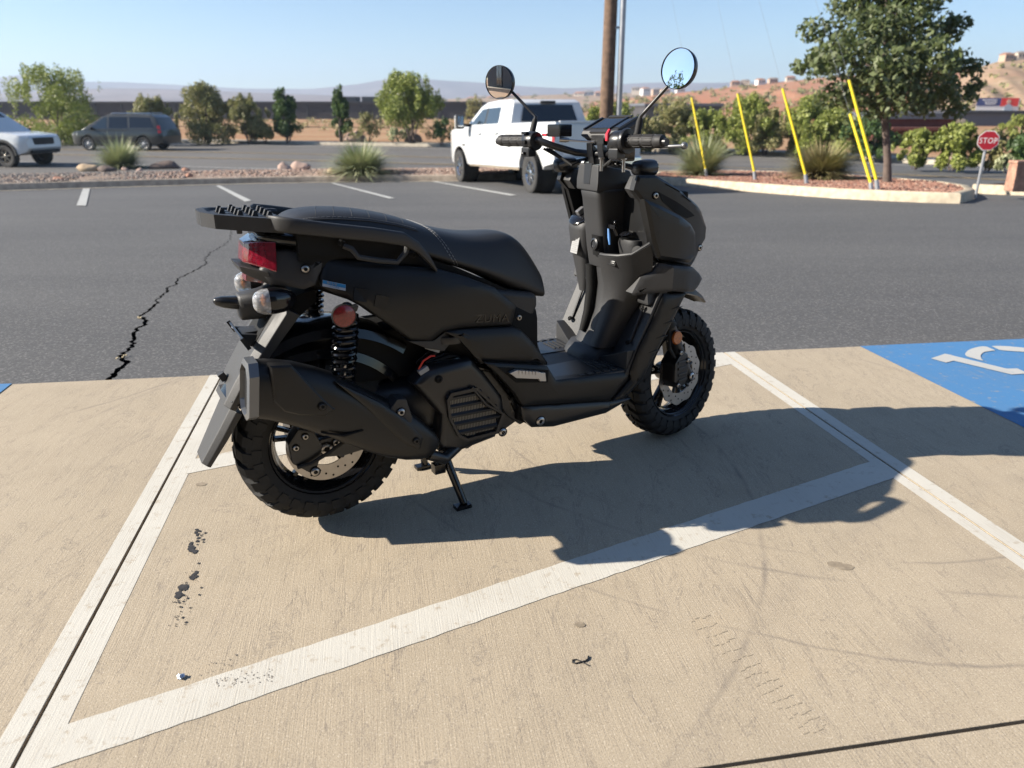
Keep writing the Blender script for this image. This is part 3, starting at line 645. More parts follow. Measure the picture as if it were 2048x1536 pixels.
for k in range(4):
    x=-.185+k*.034
    for y in (-.062,-.022,.022,.062):
        if k==0 and abs(y)>.05: continue
        m=MB(); m.prism([(x,.893-k*.003),(x+.006,.908-k*.003),(x+.013,.908-k*.003),(x+.016,.893-k*.003)],y-.006,y+.006); m.build('rack_lug',TEX,rack,bevel=.0012)
for y in (-.04,0,.04):
    m=MB(); m.box((-.12,y,.886),(.13,.016,.006),Matrix.Rotation(.08,3,'Y')); m.build('rack_slat',SATIN,rack,bevel=.002)
for q in (-.09,-.15): m=MB(); m.box((q,-.07,.861),(.012,.012,.024)); m.build('rack_foot',TEX,rack,bevel=.002)
for s in (-1,1):
    m=MB(); P=[(-.088,.100,.878),(-.072,.138,.877),(-.03,.150,.870),(.05,.157,.856),(.15,.165,.840),(.225,.168,.824),(.262,.166,.800),(.292,.162,.766),(.312,.158,.735)]
    hh=[.016,.019,.019,.018,.018,.018,.016,.013,.006]; L=[]
    for (x,y,z),h in zip(P,hh):
        L.append([(x,s*y+.013*math.copysign(abs(math.cos(a))**.5,math.cos(a)),z+h*math.copysign(abs(math.sin(a))**.5,math.sin(a))) for a in [6.2832*k/16 for k in range(16)]])
    m.loft(L); rail=m.build('grab_rail',TEX,scoot,ang=60)
    m=MB(); m.tube([(.075,s*.150,.815),(.093,s*.158,.806),(.107,s*.160,.785),(.16,s*.160,.772),(.208,s*.160,.764),(.232,s*.160,.788),(.240,s*.156,.805)],.0075,8); m.build('hand_hold',TEX,rail)
    m=MB(); m.prism([(-.03,.86),(.24,.81),(.30,.74),(.10,.78),(-.03,.80)],s*.075,s*.135); m.build('rail_recess',DEEP,rail)
    for x,z in ((.072,.822),(.255,.778)): bolt((x,s*.150,z),.007,rail,DEEP,ax=(0,s,0))
m=MB(); m.loft([sup((x,0,z),w_,h,20,.6) for x,z,w_,h in ((-.108,.836,.062,.008),(-.095,.837,.085,.014),(-.06,.832,.105,.02),(0,.822,.118,.022),(.06,.812,.125,.02),(.14,.80,.125,.012))]); m.build('tail_top_cover',GLOSS,scoot,ang=60)
# --- tail lamp, signals, plate holder, mudguard
m=MB(); m.loft([[(-.146,.030,.772),(-.138,.028,.822),(-.138,-.028,.822),(-.146,-.030,.772)],[(-.112,.084,.764),(-.106,.078,.829),(-.106,-.078,.829),(-.112,-.084,.764)],[(-.080,.106,.752),(-.074,.098,.828),(-.074,-.098,.828),(-.080,-.106,.752)]]); tl=m.build('tail_lamp',REDL,scoot,bevel=.005,seg=2)
m=MB(); m.loft([[(-.160,.06,.768),(-.160,-.06,.768),(-.152,-.05,.748),(-.152,.05,.748)],[(-.10,.105,.755),(-.10,-.105,.755),(-.09,-.085,.715),(-.09,.085,.715)]]); m.build('lamp_surround',TEX,tl,bevel=.004)
m=MB(); m.loft([[(-.143,.026,.722),(-.138,.026,.748),(-.138,-.026,.748),(-.143,-.026,.722)],[(-.10,.034,.712),(-.10,.034,.752),(-.10,-.034,.752),(-.10,-.034,.712)]]); m.build('lower_reflector',REDL,scoot,bevel=.003)
m=MB(); m.loft([sup((x,0,z),w_,h,20,.6) for x,z,w_,h in ((-.165,.652,.026,.03),(-.16,.652,.032,.035),(-.11,.655,.042,.038),(-.05,.665,.06,.045))]); lh=m.build('plate_lamp_bracket',TEX,scoot,ang=55)
m=MB(); m.loft([sup((x,0,z),w_,h,16,.8) for x,z,w_,h in ((-.222,.672,.003,.004),(-.216,.671,.010,.010),(-.20,.668,.017,.015),(-.175,.664,.021,.017),(-.155,.662,.022,.018))]); m.build('plate_lamp',SATIN,lh,ang=60)
for s in (-1,1):
    y=s*.118; m=MB(); m.loft([sup((x,y+s*dy_,z),w_,h,18,.85) for x,z,w_,h,dy_ in ((-.111,.686,.025,.033,0),(-.098,.686,.0255,.0335,0),(-.075,.685,.023,.030,-.002),(-.052,.684,.016,.021,-.008),(-.042,.684,.006,.008,-.012))]); ts=m.build('turn_signal',GLOSS,scoot,ang=60)
    m=MB(); m.loft([sup((x,y,z),w_,h,18,.85) for x,z,w_,h in ((-.148,.686,.005,.007),(-.146,.686,.012,.016),(-.139,.686,.0195,.025),(-.126,.686,.0235,.031),(-.110,.686,.0245,.0325))]); m.build('lens',CLEARL,ts,ang=60)
    m=MB(); m.ell((-.122,y+s*.004,.69),(.007,.010,.014)); m.build('bulb',AMBB,ts)
    m=MB(); m.tube([(-.07,s*.10,.682),(-.06,s*.04,.672)],.016,10); m.build('stalk',TEX,ts)
m=MB(); L=[]
for x,z,hw,tk in ((-.066,.658,.112,.035),(-.112,.594,.108,.030),(-.153,.534,.100,.026),(-.196,.468,.090,.022),(-.231,.405,.080,.02),(-.271,.335,.070,.018),(-.317,.255,.052,.014)):
    d=Vector((-.55,0,-.83)).normalized(); n=Vector((-.83,0,.55)); c=Vector((x,0,z)); q=[]
    for yy,k in ((-hw,-tk),(-hw,-.004),(-hw*.75,.010),(hw*.75,.010),(hw,-.004),(hw,-tk)): q.append(c+n*k+Vector((0,yy,0)))
    L.append(q)
mf=MB(); mf.loft(L[:5]); mud=mf.build('rear_mudguard',TEX,scoot,bevel=.003)
mf=MB(); mf.loft([[p+Vector((.015,0,-.010)) for p in l] for l in L[4:]]); mf.build('mud_flap',TEX,mud,bevel=.003)
m=MB(); m.prism([(-.07,.67),(.02,.69),(.02,.66),(-.13,.54),(-.15,.56)],-.06,.06); m.build('mudguard_stay',DEEP,mud)
Rm=Matrix.Rotation(R(-28),3,'Y')
PBY=-.012
m=MB(); m.box((-.172,PBY,.580),(.005,.185,.030),Rm); pb=m.build('plate_holder',SATIN,scoot,bevel=.001)
for s in (-1,1):
    m=MB(); m.box((-.1755,PBY+s*.062,.580),(.003,.018,.011),Rm); m.build('plate_slot',ALU if s>0 else DEEP,pb)
    m=MB(); m.box((-.174,PBY+s*.0925,.580),(.010,.003,.034),Rm); m.build('plate_lip',SATIN,pb)
    m=MB(); m.prism([(-.172,.590),(-.12,.580),(-.10,.55),(-.13,.535),(-.168,.566)],s*.03,s*.045); m.build('plate_arm',TEX,pb,bevel=.002)
m=MB(); m.prism([(-.170,.588),(-.12,.59),(-.11,.545),(-.14,.53),(-.166,.560)],-.03,.03); m.build('plate_block',TEX,pb,bevel=.002)
m=MB(); m.box((-.222,.02,.462),(.018,.018,.022),Matrix.Rotation(R(-28),3,'Y')); m.build('flap_peg',TEX,mud,bevel=.002)
# reflectors
for s in (-1,1):
    m=MB(); m.lathe([(.0005,-.006),(.0285,-.006),(.0285,.001),(.026,.003),(.0005,.003)],32,(.048,s*.200,.648),(0,s,0)); rf=m.build('side_reflector',REDR,scoot)
    m=MB(); m.lathe([(.0300,-.008),(.0300,.002),(.0286,.002),(.0286,-.008)],32,(.048,s*.200,.648),(0,s,0)); m.build('reflector_rim',SATIN,rf)
    m=MB(); m.prism([(.03,.66),(.09,.668),(.085,.655),(.05,.635)],s*.165,s*.192); m.build('reflector_stay',SATIN,rf,bevel=.002)
# --- rear suspension
for s in (-1,1):
    top=Vector((.068,s*.158,.655)); bot=Vector((.040,s*.150,.415)); ax=(top-bot).normalized()
    m=MB(); m.cyl(bot,bot+ax*.10,.009,12); sh=m.build('shock_absorber',STEEL,scoot)
    m=MB(); m.cyl(bot+ax*.10,top,.019,14); m.ell(top,(.018,.012,.018)); m.ell(bot,(.016,.012,.016)); m.lathe([(.012,0),(.031,.0),(.031,.006),(.012,.008)],20,bot+ax*.015,ax); m.lathe([(.012,0),(.031,.0),(.031,.006),(.012,.008)],20,top-ax*.02,ax); m.build('damper_body',GLOSS,sh)
    u=ax.orthogonal().normalized(); v=ax.cross(u); P=[]
    T=10.5; n=int(T*16)
    for k in range(n+1):
        f=k/n; a=2*math.pi*T*f; hgt=.022+.20*(f**.82 if True else f); P.append(bot+ax*hgt+(u*math.cos(a)+v*math.sin(a))*.029)
    m=MB(); m.tube(P,.0052,7); m.build('coil_spring',GLOSS,sh)
# inner fenders
def arc_fender(name,c,r,a0,a1,hw,mat,tk=.006,n=22):
    m=MB(); loops=[]
    for k in range(n+1):
        a=R(a0+(a1-a0)*k/n); q=[]
        for yy,dr in ((-hw,-.03),(-hw*.93,-.006),(-hw*.6,.004),(0,.008),(hw*.6,.004),(hw*.93,-.006),(hw,-.03)): q.append((c[0]+(r+dr)*math.cos(a),yy,c[2]+(r+dr)*math.sin(a)))
        for yy,dr in ((hw-.004,-.03),(hw*.6,.004-tk),(0,.008-tk),(-hw*.6,.004-tk),(-hw+.004,-.03)): q.append((c[0]+(r+dr)*math.cos(a),yy,c[2]+(r+dr)*math.sin(a)))
        loops.append(q)
    m.loft(loops); return m.build(name,mat,scoot,ang=50)
arc_fender('rear_hugger',(0,0,.248),.288,38,142,.085,GLOSS); arc_fender('inner_fender',(.03,0,.25),.345,50,118,.10,GLOSS)
# --- engine
m=MB(); m.loft([sup((x,y,z),w_,h,20,.6) for x,y,z,w_,h in ((.05,.05,.30,.05,.05),(.12,.03,.31,.09,.08),(.24,0,.31,.13,.10),(.36,0,.31,.14,.11),(.46,0,.32,.12,.10),(.52,0,.33,.08,.07))]); eng=m.build('engine_case',SATIN,scoot,ang=60)
m=MB(); m.loft([sup((x,.10,z),.05,h,18,.6) for x,z,h in ((-.06,.25,.05),(0,.25,.07),(.15,.27,.08),(.30,.28,.09),(.38,.28,.07))]); m.build('belt_case',SATIN,eng,ang=60)
m=MB(); m.cyl((.38,-.02,.42),(.52,-.02,.47),.055,16); m.build('cylinder_head',DEEP,eng)
m=MB(); m.box((.27,.02,.485),(.34,.19,.15)); m.build('airbox_filler',DEEP,eng,bevel=.02)  # oversized black filler, added so the gap under the side cover stays dark
m=MB(); m.prism([(.20,.24),(.40,.175),(.45,.20),(.44,.24),(.25,.27)],-.15,.10); m.build('sump',SATIN,eng,bevel=.012)
m=MB(); m.tube([(.36,-.16,.20),(.30,-.20,.19),(.255,-.20,.215)],.017,12); m.build('exhaust_pipe',SATIN,eng)
m=MB(); m.prism([(-.03,.225),(-.03,.275),(.06,.285),(.24,.30),(.26,.27),(.22,.235),(.05,.215)],-.098,-.078); m.build('swing_arm',SATIN,scoot,bevel=.004)
bolt((.0,-.100,.248),.014,scoot); bolt((.027,-.100,.262),.008,scoot)
m=MB(); m.prism([(-.095,.225),(-.10,.285),(-.07,.325),(-.03,.31),(-.01,.26),(-.03,.20),(-.05,.185)],-.105,-.062); cal=m.build('brake_caliper',SATIN,scoot,bevel=.006)
for x,z in ((-.038,.190),(-.055,.30),(-.082,.272)): bolt((x,-.108,z),.010 if z<.2 else .007,cal)
m=MB(); m.tube([(-.085,-.11,.215),(-.05,-.118,.222),(0,-.12,.245),(.06,-.115,.275)],.0055,8); m.build('brake_hose',RUB,cal)
# radiator cover with louvres
rc=panel('radiator_cover',[(0.23,0.424),(0.266,0.456),(0.402,0.471),(0.44,0.427),(0.50,0.338),(0.505,0.30),(0.478,0.211),(0.347,0.189),(0.292,0.209),(0.305,0.319)],Kc(.172),SATIN,sides=(-1,),thick=.05,ins=((.006,.006),(.012,.004)))[0]
GR=[(0.318,0.367),(0.331,0.386),(0.411,0.389),(0.499,0.288),(0.477,0.23),(0.376,0.226),(0.35,0.245),(0.322,0.31)]
m=MB(); m.prism(GR,-.1835,-.170); grl=m.build('grille_well',DEEP,rc)
GI=[((x-.40)*.87+.40,(z-.305)*.85+.305) for x,z in GR]
def xspan(z,pl):
    xs=[]
    for i in range(len(pl)):
        (x0,z0),(x1,z1)=pl[i],pl[(i+1)%len(pl)]
        if (z0>z)!=(z1>z): xs.append(x0+(x1-x0)*(z-z0)/(z1-z0))
    return (min(xs),max(xs)) if len(xs)>1 else None
m=MB()
for k in range(30):
    x=.333+k*.0048
    zs=[z for z in np.arange(.235,.385,.004) if xspan(z,GI) and xspan(z,GI)[0]<x<xspan(z,GI)[1]]
    if len(zs)>2: m.box((x,-.1842,(zs[0]+zs[-1])/2),(.0022,.003,zs[-1]-zs[0]))
o=m.build('radiator_fins',FIN,rc,flat=True); o['kind']='stuff'
for k,z in enumerate((.366,.338,.310,.282,.254)):
    s_=xspan(z,GR)
    m=MB(); m.loft([[(x,-.184,z+.011),(x,-.192,z+.004),(x,-.191,z-.003),(x,-.184,z-.004)] for x in (s_[0]+.003,s_[1]-.003)]); m.build('louvre',SATIN,rc)
m=MB(); n=len(GR); L=[[(GR[i][0],-.180,GR[i][1]) for i in range(n)],[(GR[i][0],-.195,GR[i][1]) for i in range(n)],[((GR[i][0]-.40)*.9+.40,-.195,(GR[i][1]-.305)*.88+.305) for i in range(n)],[((GR[i][0]-.40)*.88+.40,-.182,(GR[i][1]-.305)*.86+.305) for i in range(n)]]
m.loft(L,cap=False); m.build('grille_frame',SATIN,rc,ang=30)
m=MB(); m.tube([(.395,-.192,.392),(.44,-.193,.33),(.495,-.192,.29)],.005,6); m.build('grille_bar',SATIN,rc)
bolt((.30,-.184,.43),.008,rc,DEEP); bolt((.502,-.176,.222),.010,scoot)
m=MB(); m.prism([(.46,.24),(.50,.205),(.56,.235),(.60,.30),(.55,.32),(.52,.28)],-.15,-.11); m.build('engine_bracket',SATIN,scoot,bevel=.003)
for k in range(9):                                # hoses and cables behind the cover
    y=-.10-.006*k; m=MB(); m.tube([(.27+.01*k,y,.46),(.31+.015*k,y-.02,.50-.008*k),(.40+.012*k,y,.49-.01*k),(.50+.006*k,y-.01,.42-.018*k),(.53,y,.33-.008*k)],.0045+.0008*(k%3),7); m.build('hose',RUB if k%2 else GLOSS,eng)
m=MB(); m.tube([(.250,-.165,.462),(.262,-.172,.487),(.285,-.170,.497),(.30,-.16,.492)],.0026,6); m.build('red_wire',REDW,eng)
m=MB(); m.box((.262,-.168,.458),(.03,.014,.014),Matrix.Rotation(R(-25),3,'Y')); m.box((.30,-.15,.512),(.045,.006,.016),Matrix.Rotation(R(25),3,'Y')); m.build('wire_connector',LABEL,eng,bevel=.002)
m=MB(); m.lathe([(.001,0),(.05,0),(.052,.01),(.05,.02),(.001,.02)],24,(.36,-.125,.522),(0,0,1)); m.build('filler_cap',SATIN,eng)
# --- muffler
mt=[(-.178,.568),(-.130,.561),(-.085,.549),(-.035,.528),(.008,.506),(.070,.466),(.134,.421),(.180,.386),(.215,.358),(.250,.318),(.274,.285),(.284,.262)]
mbm=[(-.196,.419),(-.165,.408),(-.125,.388),(-.080,.364),(-.035,.335),(.020,.295),(.070,.262),(.125,.232),(.178,.212),(.225,.204),(.256,.212),(.275,.235)]
def ringm(i,g=0):
    a=Vector((mt[i][0],0,mt[i][1])); b=Vector((mbm[i][0],0,mbm[i][1])); c=(a+b)/2; h=(a-b)/2; tw=(.052,.054,.056,.057,.058,.058,.057,.055,.052,.046,.038,.026)[i]+g; hl=h.length*.90+g; tw*=.88; hn=h.normalized(); q=[]
    for k in range(22):
        t=2*math.pi*k/22; cy,sz=math.cos(t),math.sin(t)
        q.append(c+Vector((0,-.195,0))+hn*hl*math.copysign(abs(sz)**.7,sz)+Vector((0,tw*math.copysign(abs(cy)**.7,cy),0)))
    return q
m=MB(); m.loft([ringm(i) for i in range(3,12)]); mfl=m.build('muffler',MATTE,scoot,ang=60)
m=MB(); m.loft([ringm(i,.005) for i in range(0,5)]); m.build('muffler_tail_cover',MATTE,mfl,ang=60)
panel('tail_shield',[(-0.150,0.562),(-0.101,0.556),(-0.072,0.512),(-0.032,0.454),(-0.007,0.424),(-0.03,0.409),(-0.095,0.424),(-0.129,0.440),(-0.150,0.470)],Kc(.2485),MATTE,mfl,sides=(-1,),thick=.03,ins=((.004,.004),(.012,.002)),sharp=28)
panel('heat_shield',[(0.0,0.494),(0.108,0.418),(0.180,0.352),(0.222,0.292),(0.212,0.258),(0.171,0.284),(0.136,0.327),(0.074,0.410)],Kc(.2445),MATTE,mfl,sides=(-1,),thick=.03,ins=((.004,.003),(.010,.002)),sharp=28)
def mring(f,x,dx): 
    pr=[(-.5,-.62),(-.5,.62),(-.2,1),(.42,1),(.60,.6),(.60,-.75),(.25,-1),(-.3,-.95)]; c=Vector((-.193,-.191,.494)); hn=Vector((.12,0,1)).normalized()
    return [c+Vector((x,0,0))+Vector((0,-u*.094*f,0))+hn*(w_*.0745*f) for u,w_ in pr]
m=MB(); m.loft([mring(1.0,.012,0),mring(1.0,-.010,0),mring(.82,-.014,0),mring(.74,.010,0)],cap=False); m.build('outlet_rim',GREYP,mfl,ang=25)
m=MB(); q=mring(.80,-.004,0); m.add(q,[tuple(range(8))]); m.build('outlet_dark',DEEP,mfl,flat=True)
bolt((-.040,-.2575,.440),.0075,mfl,SATIN); bolt((.200,-.2515,.290),.007,mfl,SATIN)
m=MB(); m.prism([(.135,.385),(.160,.415),(.185,.41),(.20,.35),(.18,.30),(.14,.31)],-.236,-.185); bk=m.build('muffler_bracket',TEX,mfl,bevel=.005); bolt((.167,-.238,.376),.009,bk)
m=MB(); m.tube([(-.045,-.238,.362),(.01,-.246,.345),(.06,-.248,.350)],[.002,.0045,.002],8); m.build('shield_slot',DEEP,mfl)
# --- centre stand
m=MB()
for s in (-1,1): m.tube([(.335,s*.085,.175),(.352,s*.115,.10),(.372,s*.150,.012)],[.015,.013,.012],10); m.box((.365,s*.153,.006),(.05,.03,.012))
m.tube([(.335,-.085,.175),(.335,.085,.175)],.012,8); m.tube([(.34,.10,.15),(.28,.13,.13),(.24,.16,.14)],.007,8); m.box((.31,-.11,.13),(.035,.03,.03)); m.build('centre_stand',GLOSS,scoot,bevel=.002)
# --- floor, side skirts, belly
fs=panel('floor_side',[(0.431,0.464),(0.635,0.421),(0.666,0.371),(0.935,0.353),(0.942,0.328),(0.872,0.266),(0.554,0.308),(0.527,0.355),(0.471,0.424)],Kc(.203),MATTE,thick=.03)
panel('belly_pan',[(0.555,0.300),(0.875,0.260),(0.965,0.252),(0.865,0.218),(0.669,0.211),(0.591,0.225),(0.562,0.26)],Kc(.19),SATIN,thick=.03)
panel('front_side_fairing',[(1.048,0.599),(1.139,0.592),(1.077,0.479),(1.02,0.385),(0.986,0.322),(0.917,0.265),(0.872,0.268),(0.94,0.33),(0.934,0.356),(0.962,0.429),(1.009,0.515)],Kc(.213),MATTE,thick=.03)
for s in (-1,1):
    bolt((.619,s*.197,.242),.012,scoot,ax=(0,s,0)); 
    m=MB(); m.prism([(0.467,0.447),(0.635,0.410),(0.633,0.372),(0.525,0.390)],s*.19,s*.2120); rec=m.build('peg_recess',DEEP,fs[0 if s<0 else 1])
    m=MB(); m.prism([(.498,.428),(.521,.433),(.60,.414),(.60,.392),(.520,.409)],s*.209,s*.226); pg=m.build('passenger_peg',ALU,scoot,bevel=.002)
    m=MB(); m.prism([(.585,.414),(.618,.408),(.622,.380),(.60,.384)],s*.209,s*.222); m.build('peg_hinge',ALU,pg,bevel=.002)
    for k in range(6): m=MB(); m.prism([(.527+k*.011,.432-k*.0025),(.532+k*.011,.431-k*.0025),(.532+k*.011,.42-k*.0025),(.527+k*.011,.421-k*.0025)],s*.2245,s*.228); m.build('peg_rib',ALU,pg)
    for k in range(4):                           # small chevrons on the fairing
        x=1.105-.026*k; z=.545-.045*k; m=MB(); m.prism([(x-.03,z+.002),(x-.006,z+.006),(x+.018,z+.006),(x-.006,z-.002)],s*.216,s*.222); m.build('fairing_rib',MATTE,scoot,bevel=.0015)
    m=MB(); m.prism([(.42,.43),(.47,.42),(.60,.235),(.57,.225),(.53,.26)],s*.13,s*.16); m.build('frame_tube',SATIN,scoot,bevel=.006)
m=MB(); m.prism([(.56,.345),(.94,.345),(.93,.26),(.85,.215),(.62,.212),(.55,.25)],-.175,.175); m.build('floor_core',DEEP,scoot,bevel=.01)
m=MB(); m.box((.775,0,.354),(.34,.404,.014)); fl=m.build('floorboard',TEX,scoot,bevel=.004)
for s in (-1,1):
    m=MB(); m.prism([(.66,.06),(.90,.05),(.93,.17),(.70,.175),(.655,.14)],.361,.364,'z'); m.v=[(x,s*y,z) for x,y,z in m.v]; mat_=m.build('foot_mat',SATIN,fl,bevel=.001)
    for k in range(7):
        m=MB(); m.box((.71+k*.03,s*.185,.3635),(.018,.012,.004)); m.build('mat_rib',TEX,mat_)
    for k in range(4):
        m=MB(); m.box((.845+k*.018,s*.12,.3655),(.005,.075,.003)); m.build('mat_rib',TEX,mat_)
m=MB(); m.box((.72,0,.362),(.012,.12,.003)); m.build('floor_groove',DEEP,fl)
# --- leg shield and inner fairing
m=MB(); zz_=[.345,.40,.50,.60,.66]
L=[]
for z in zz_:
    x=.918+(z-.345)*.46; hw=.208 if z<.62 else .2; L.append([(x,-hw,z),(x+.012,-hw*.7,z),(x+.02,0,z),(x+.012,hw*.7,z),(x,hw,z),(x+.03,hw,z),(x+.05,0,z),(x+.03,-hw,z)])
m.loft(L); ls=m.build('leg_shield',TEX,scoot,ang=50)
for s in (-1,1):
    a=Vector((1.012,s*.165,.545)); b=Vector((.963,s*.165,.435)); m=MB(); m.tube([a+Vector((-.004,0,0)),b+Vector((.001,0,0))],.0045,8); m.build('shield_rib',TEX,ls)
    for q in (a,b): bolt(q+Vector((-.008,0,.004)),.006,ls,DEEP,ax=(-.9,0,.43))
    m=MB(); m.prism([(.905,.085),(.925,.205),(.958,.203),(.965,.085)],.355,.372,'z'); m.v=[(x,s*y,z if z<.36 else .36+(y-.05)*.42) for x,y,z in m.v]; m.build('toe_riser',TEX,ls,bevel=.004)
m=MB(); m.loft([sup((0,0,z),1,1,28,.75) for z in (0,1)],cap=False); m.v=[]; m.f=[]; m.mi=[]
def ring(z,xr,hw,xf=1.06,e=.6,n=28,cy=0):
    cx=(xr+xf)/2; rx=(xf-xr)/2
    return [(cx+rx*math.copysign(abs(math.cos(a))**e,math.cos(a)),cy+hw*math.copysign(abs(math.sin(a))**e,math.sin(a)),z) for a in [6.2832*k/n for k in range(n)]]
m.loft([ring(*q) for q in ((.355,.872,.088),(.385,.893,.080),(.45,.925,.080),(.52,.950,.090),(.58,.962,.100),(.64,.970,.110),(.69,.970,.115))]); m.build('tunnel_cover',TEX,scoot,ang=60)
m=MB(); m.loft([ring(*q) for q in ((.355,.858,.096),(.372,.862,.094),(.40,.882,.086))]); m.build('tunnel_skirt',TEX,scoot,ang=60)
# black tube stands in for the shade in the groove down the tunnel
m=MB(); m.tube([(.912,.022,.435),(.936,.026,.50),(.949,.03,.58),(.948,.035,.66)],[.012,.017,.019,.02],10); m.build('groove_shade',DEEP,scoot)
m=MB(); m.loft([ring(*q) for q in ((.45,.917,.030,1.0),(.52,.938,.034,1.0),(.60,.950,.040,1.0),(.68,.940,.046,1.0))],); m.v=[(x,y-.028,z) for x,y,z in m.v]; m.build('tunnel_rib',TEX,scoot,ang=60)
m=MB(); m.loft([ring(q[0],q[1],q[2],q[3],.36,36) for q in ((.66,.940,.050,1.04),(.72,.928,.052,1.04),(.80,.917,.053,1.04),(.880,.905,.054,1.04),(.900,.900,.056,1.04),(.908,.903,.055,1.03),(.914,.910,.05,1.02))]); cl=m.build('steering_column_cover',TEX,scoot,ang=60)
m=MB(); m.loft([ring(z,x,h,1.02,.5) for z,x,h in ((.70,.922,.026),(.765,.914,.026))]); m.v=[(x-.001,y-.022,z) for x,y,z in m.v]; m.build('key_recess',DEEP,cl,ang=60)
m=MB(); m.lathe([(.001,-.004),(.016,-.004),(.019,.0),(.019,.004),(.013,.006),(.012,.003),(.001,.003)],20,(.916,-.024,.738),(-1,0,.1)); m.build('lock_barrel',SATIN,cl)
# left pod with fuel cap
m=MB(); m.loft([ring(z,x,hw,1.04,.65,24,.118) for z,x,hw in ((.55,.965,.02),(.62,.955,.038),(.70,.938,.052),(.765,.930,.058),(.785,.932,.060),(.80,.945,.055))]); pod=m.build('fuel_pod',TEX,scoot,ang=55)
nrm=Vector((-.55,0,.83)); m=MB(); m.lathe([(.001,0),(.046,0),(.048,.006),(.04,.012),(.001,.012)],28,(.965,.118,.805),nrm); fc=m.build('fuel_cap',GLOSS,pod)
m=MB(); m.box((.955,.118,.824),(.030,.018,.018),Matrix.Rotation(R(-33),3,'Y')); m.build('cap_handle',ALU,fc,bevel=.003)
m=MB(); m.box((.9330,.112,.712),(.002,.046,.055),Matrix.Rotation(R(10),3,'Y')@Matrix.Rotation(R(-6),3,'Z')); lb=m.build('warning_label',LABEL,pod)
for k in range(7):
    m=MB(); m.box((.9318+(k-3)*.00115,.112,.712+(k-3)*.0065),(.002,.038-.008*(k%3),.0014),Matrix.Rotation(R(10),3,'Y')@Matrix.Rotation(R(-6),3,'Z')); m.build('label_line',LGREY,lb)
# right pocket
def sheet(name,levels,tk,mat,parent):
    m=MB(); n=len(levels[0]); loops=[]
    for i in range(n):
        col_=[Vector(l[i]) for l in levels]; a=Vector(levels[0][min(i+1,n-1)])-Vector(levels[0][max(i-1,0)]); nn=Vector((a.y,-a.x,0)).normalized()*-tk
        loops.append(col_+[q-nn for q in reversed(col_)])
    m.loft(loops); return m.build(name,mat,parent,ang=50)
pk=sheet('pocket_wall',[[(.925,-.045,.705),(.922,-.075,.706),(.928,-.11,.709),(.936,-.14,.714),(.952,-.17,.724),(1.0,-.203,.762)],[(.940,-.045,.655),(.939,-.078,.655),(.946,-.11,.656),(.956,-.135,.66),(.975,-.158,.665),(1.02,-.185,.68)],[(.953,-.045,.60),(.952,-.078,.60),(.957,-.10,.60),(.966,-.118,.60),(.985,-.135,.60),(1.03,-.155,.61)],[(.950,-.045,.545),(.949,-.072,.545),(.953,-.09,.545),(.962,-.104,.545),(.98,-.114,.545),(1.02,-.125,.545)],[(.935,-.045,.485),(.934,-.068,.485),(.938,-.082,.485),(.946,-.092,.485),(.962,-.098,.485),(1.0,-.10,.485)],[(.905,-.045,.405),(.904,-.066,.405),(.908,-.078,.405),(.916,-.086,.405),(.934,-.09,.405),(.98,-.092,.405)]],.010,TEX,scoot)
m=MB(); m.tube([(.925,-.045,.707),(.922,-.075,.709),(.930,-.13,.715),(.950,-.17,.725),(1.0,-.203,.765)],.006,8); m.build('pocket_rim',TEX,pk)
m=MB(); m.box((.9255,-.105,.690),(.002,.036,.018),Matrix.Rotation(R(16),3,'Y')@Matrix.Rotation(R(4),3,'Z')); lb2=m.build('small_label',DEEP,pk)
for k,(w_,c_) in enumerate(((.030,LABEL),(.024,LABEL),(.030,LABEL))):
    m=MB(); m.box((.9242-(1-k)*.0017,-.105+(k-1)*.002,.696-k*.006),(.002,w_,.0028),Matrix.Rotation(R(16),3,'Y')@Matrix.Rotation(R(4),3,'Z')); m.build('label_line',c_,lb2)
m=MB(); m.prism([(1.05,.60),(1.14,.60),(1.14,.91),(1.03,.91),(1.05,.80)],-.19,.19); m.build('inner_front',DEEP,scoot,bevel=.01)
m=MB(); m.loft([ring(z,x,h,1.05,.7,20,-.105) for z,x,h in ((.66,.985,.045),(.745,.965,.050),(.76,.968,.046))]); m.build('socket_housing',TEX,scoot,ang=55)
m=MB(); m.lathe([(.001,0),(.016,0),(.017,.008),(.001,.01)],18,(.984,-.155,.728),(-.8,-.3,.3)); m.ell((.985,-.155,.705),(.006,.008,.014)); m.build('socket_cap',RUB,scoot)
m=MB(); m.cyl((.955,-.088,.772),(.945,-.082,.800),.008,10); m.box((.945,-.075,.798),(.012,.034,.012)); m.ell((.94,-.092,.812),(.006,.006,.008)); hk=m.build('bag_hook',GLOSS,scoot)
m=MB(); m.tube([(.938,-.062,.790),(.936,-.070,.765),(.934,-.078,.742)],[.003,.005,.003],8); m.build('key_tag',BLUEK,hk)
m=MB(); m.lathe([(.001,0),(.02,0),(.022,.005),(.012,.012),(.001,.012)],20,(.975,-.105,.775),(-.3,0,1)); m.build('ignition_switch',GLOSS,scoot)
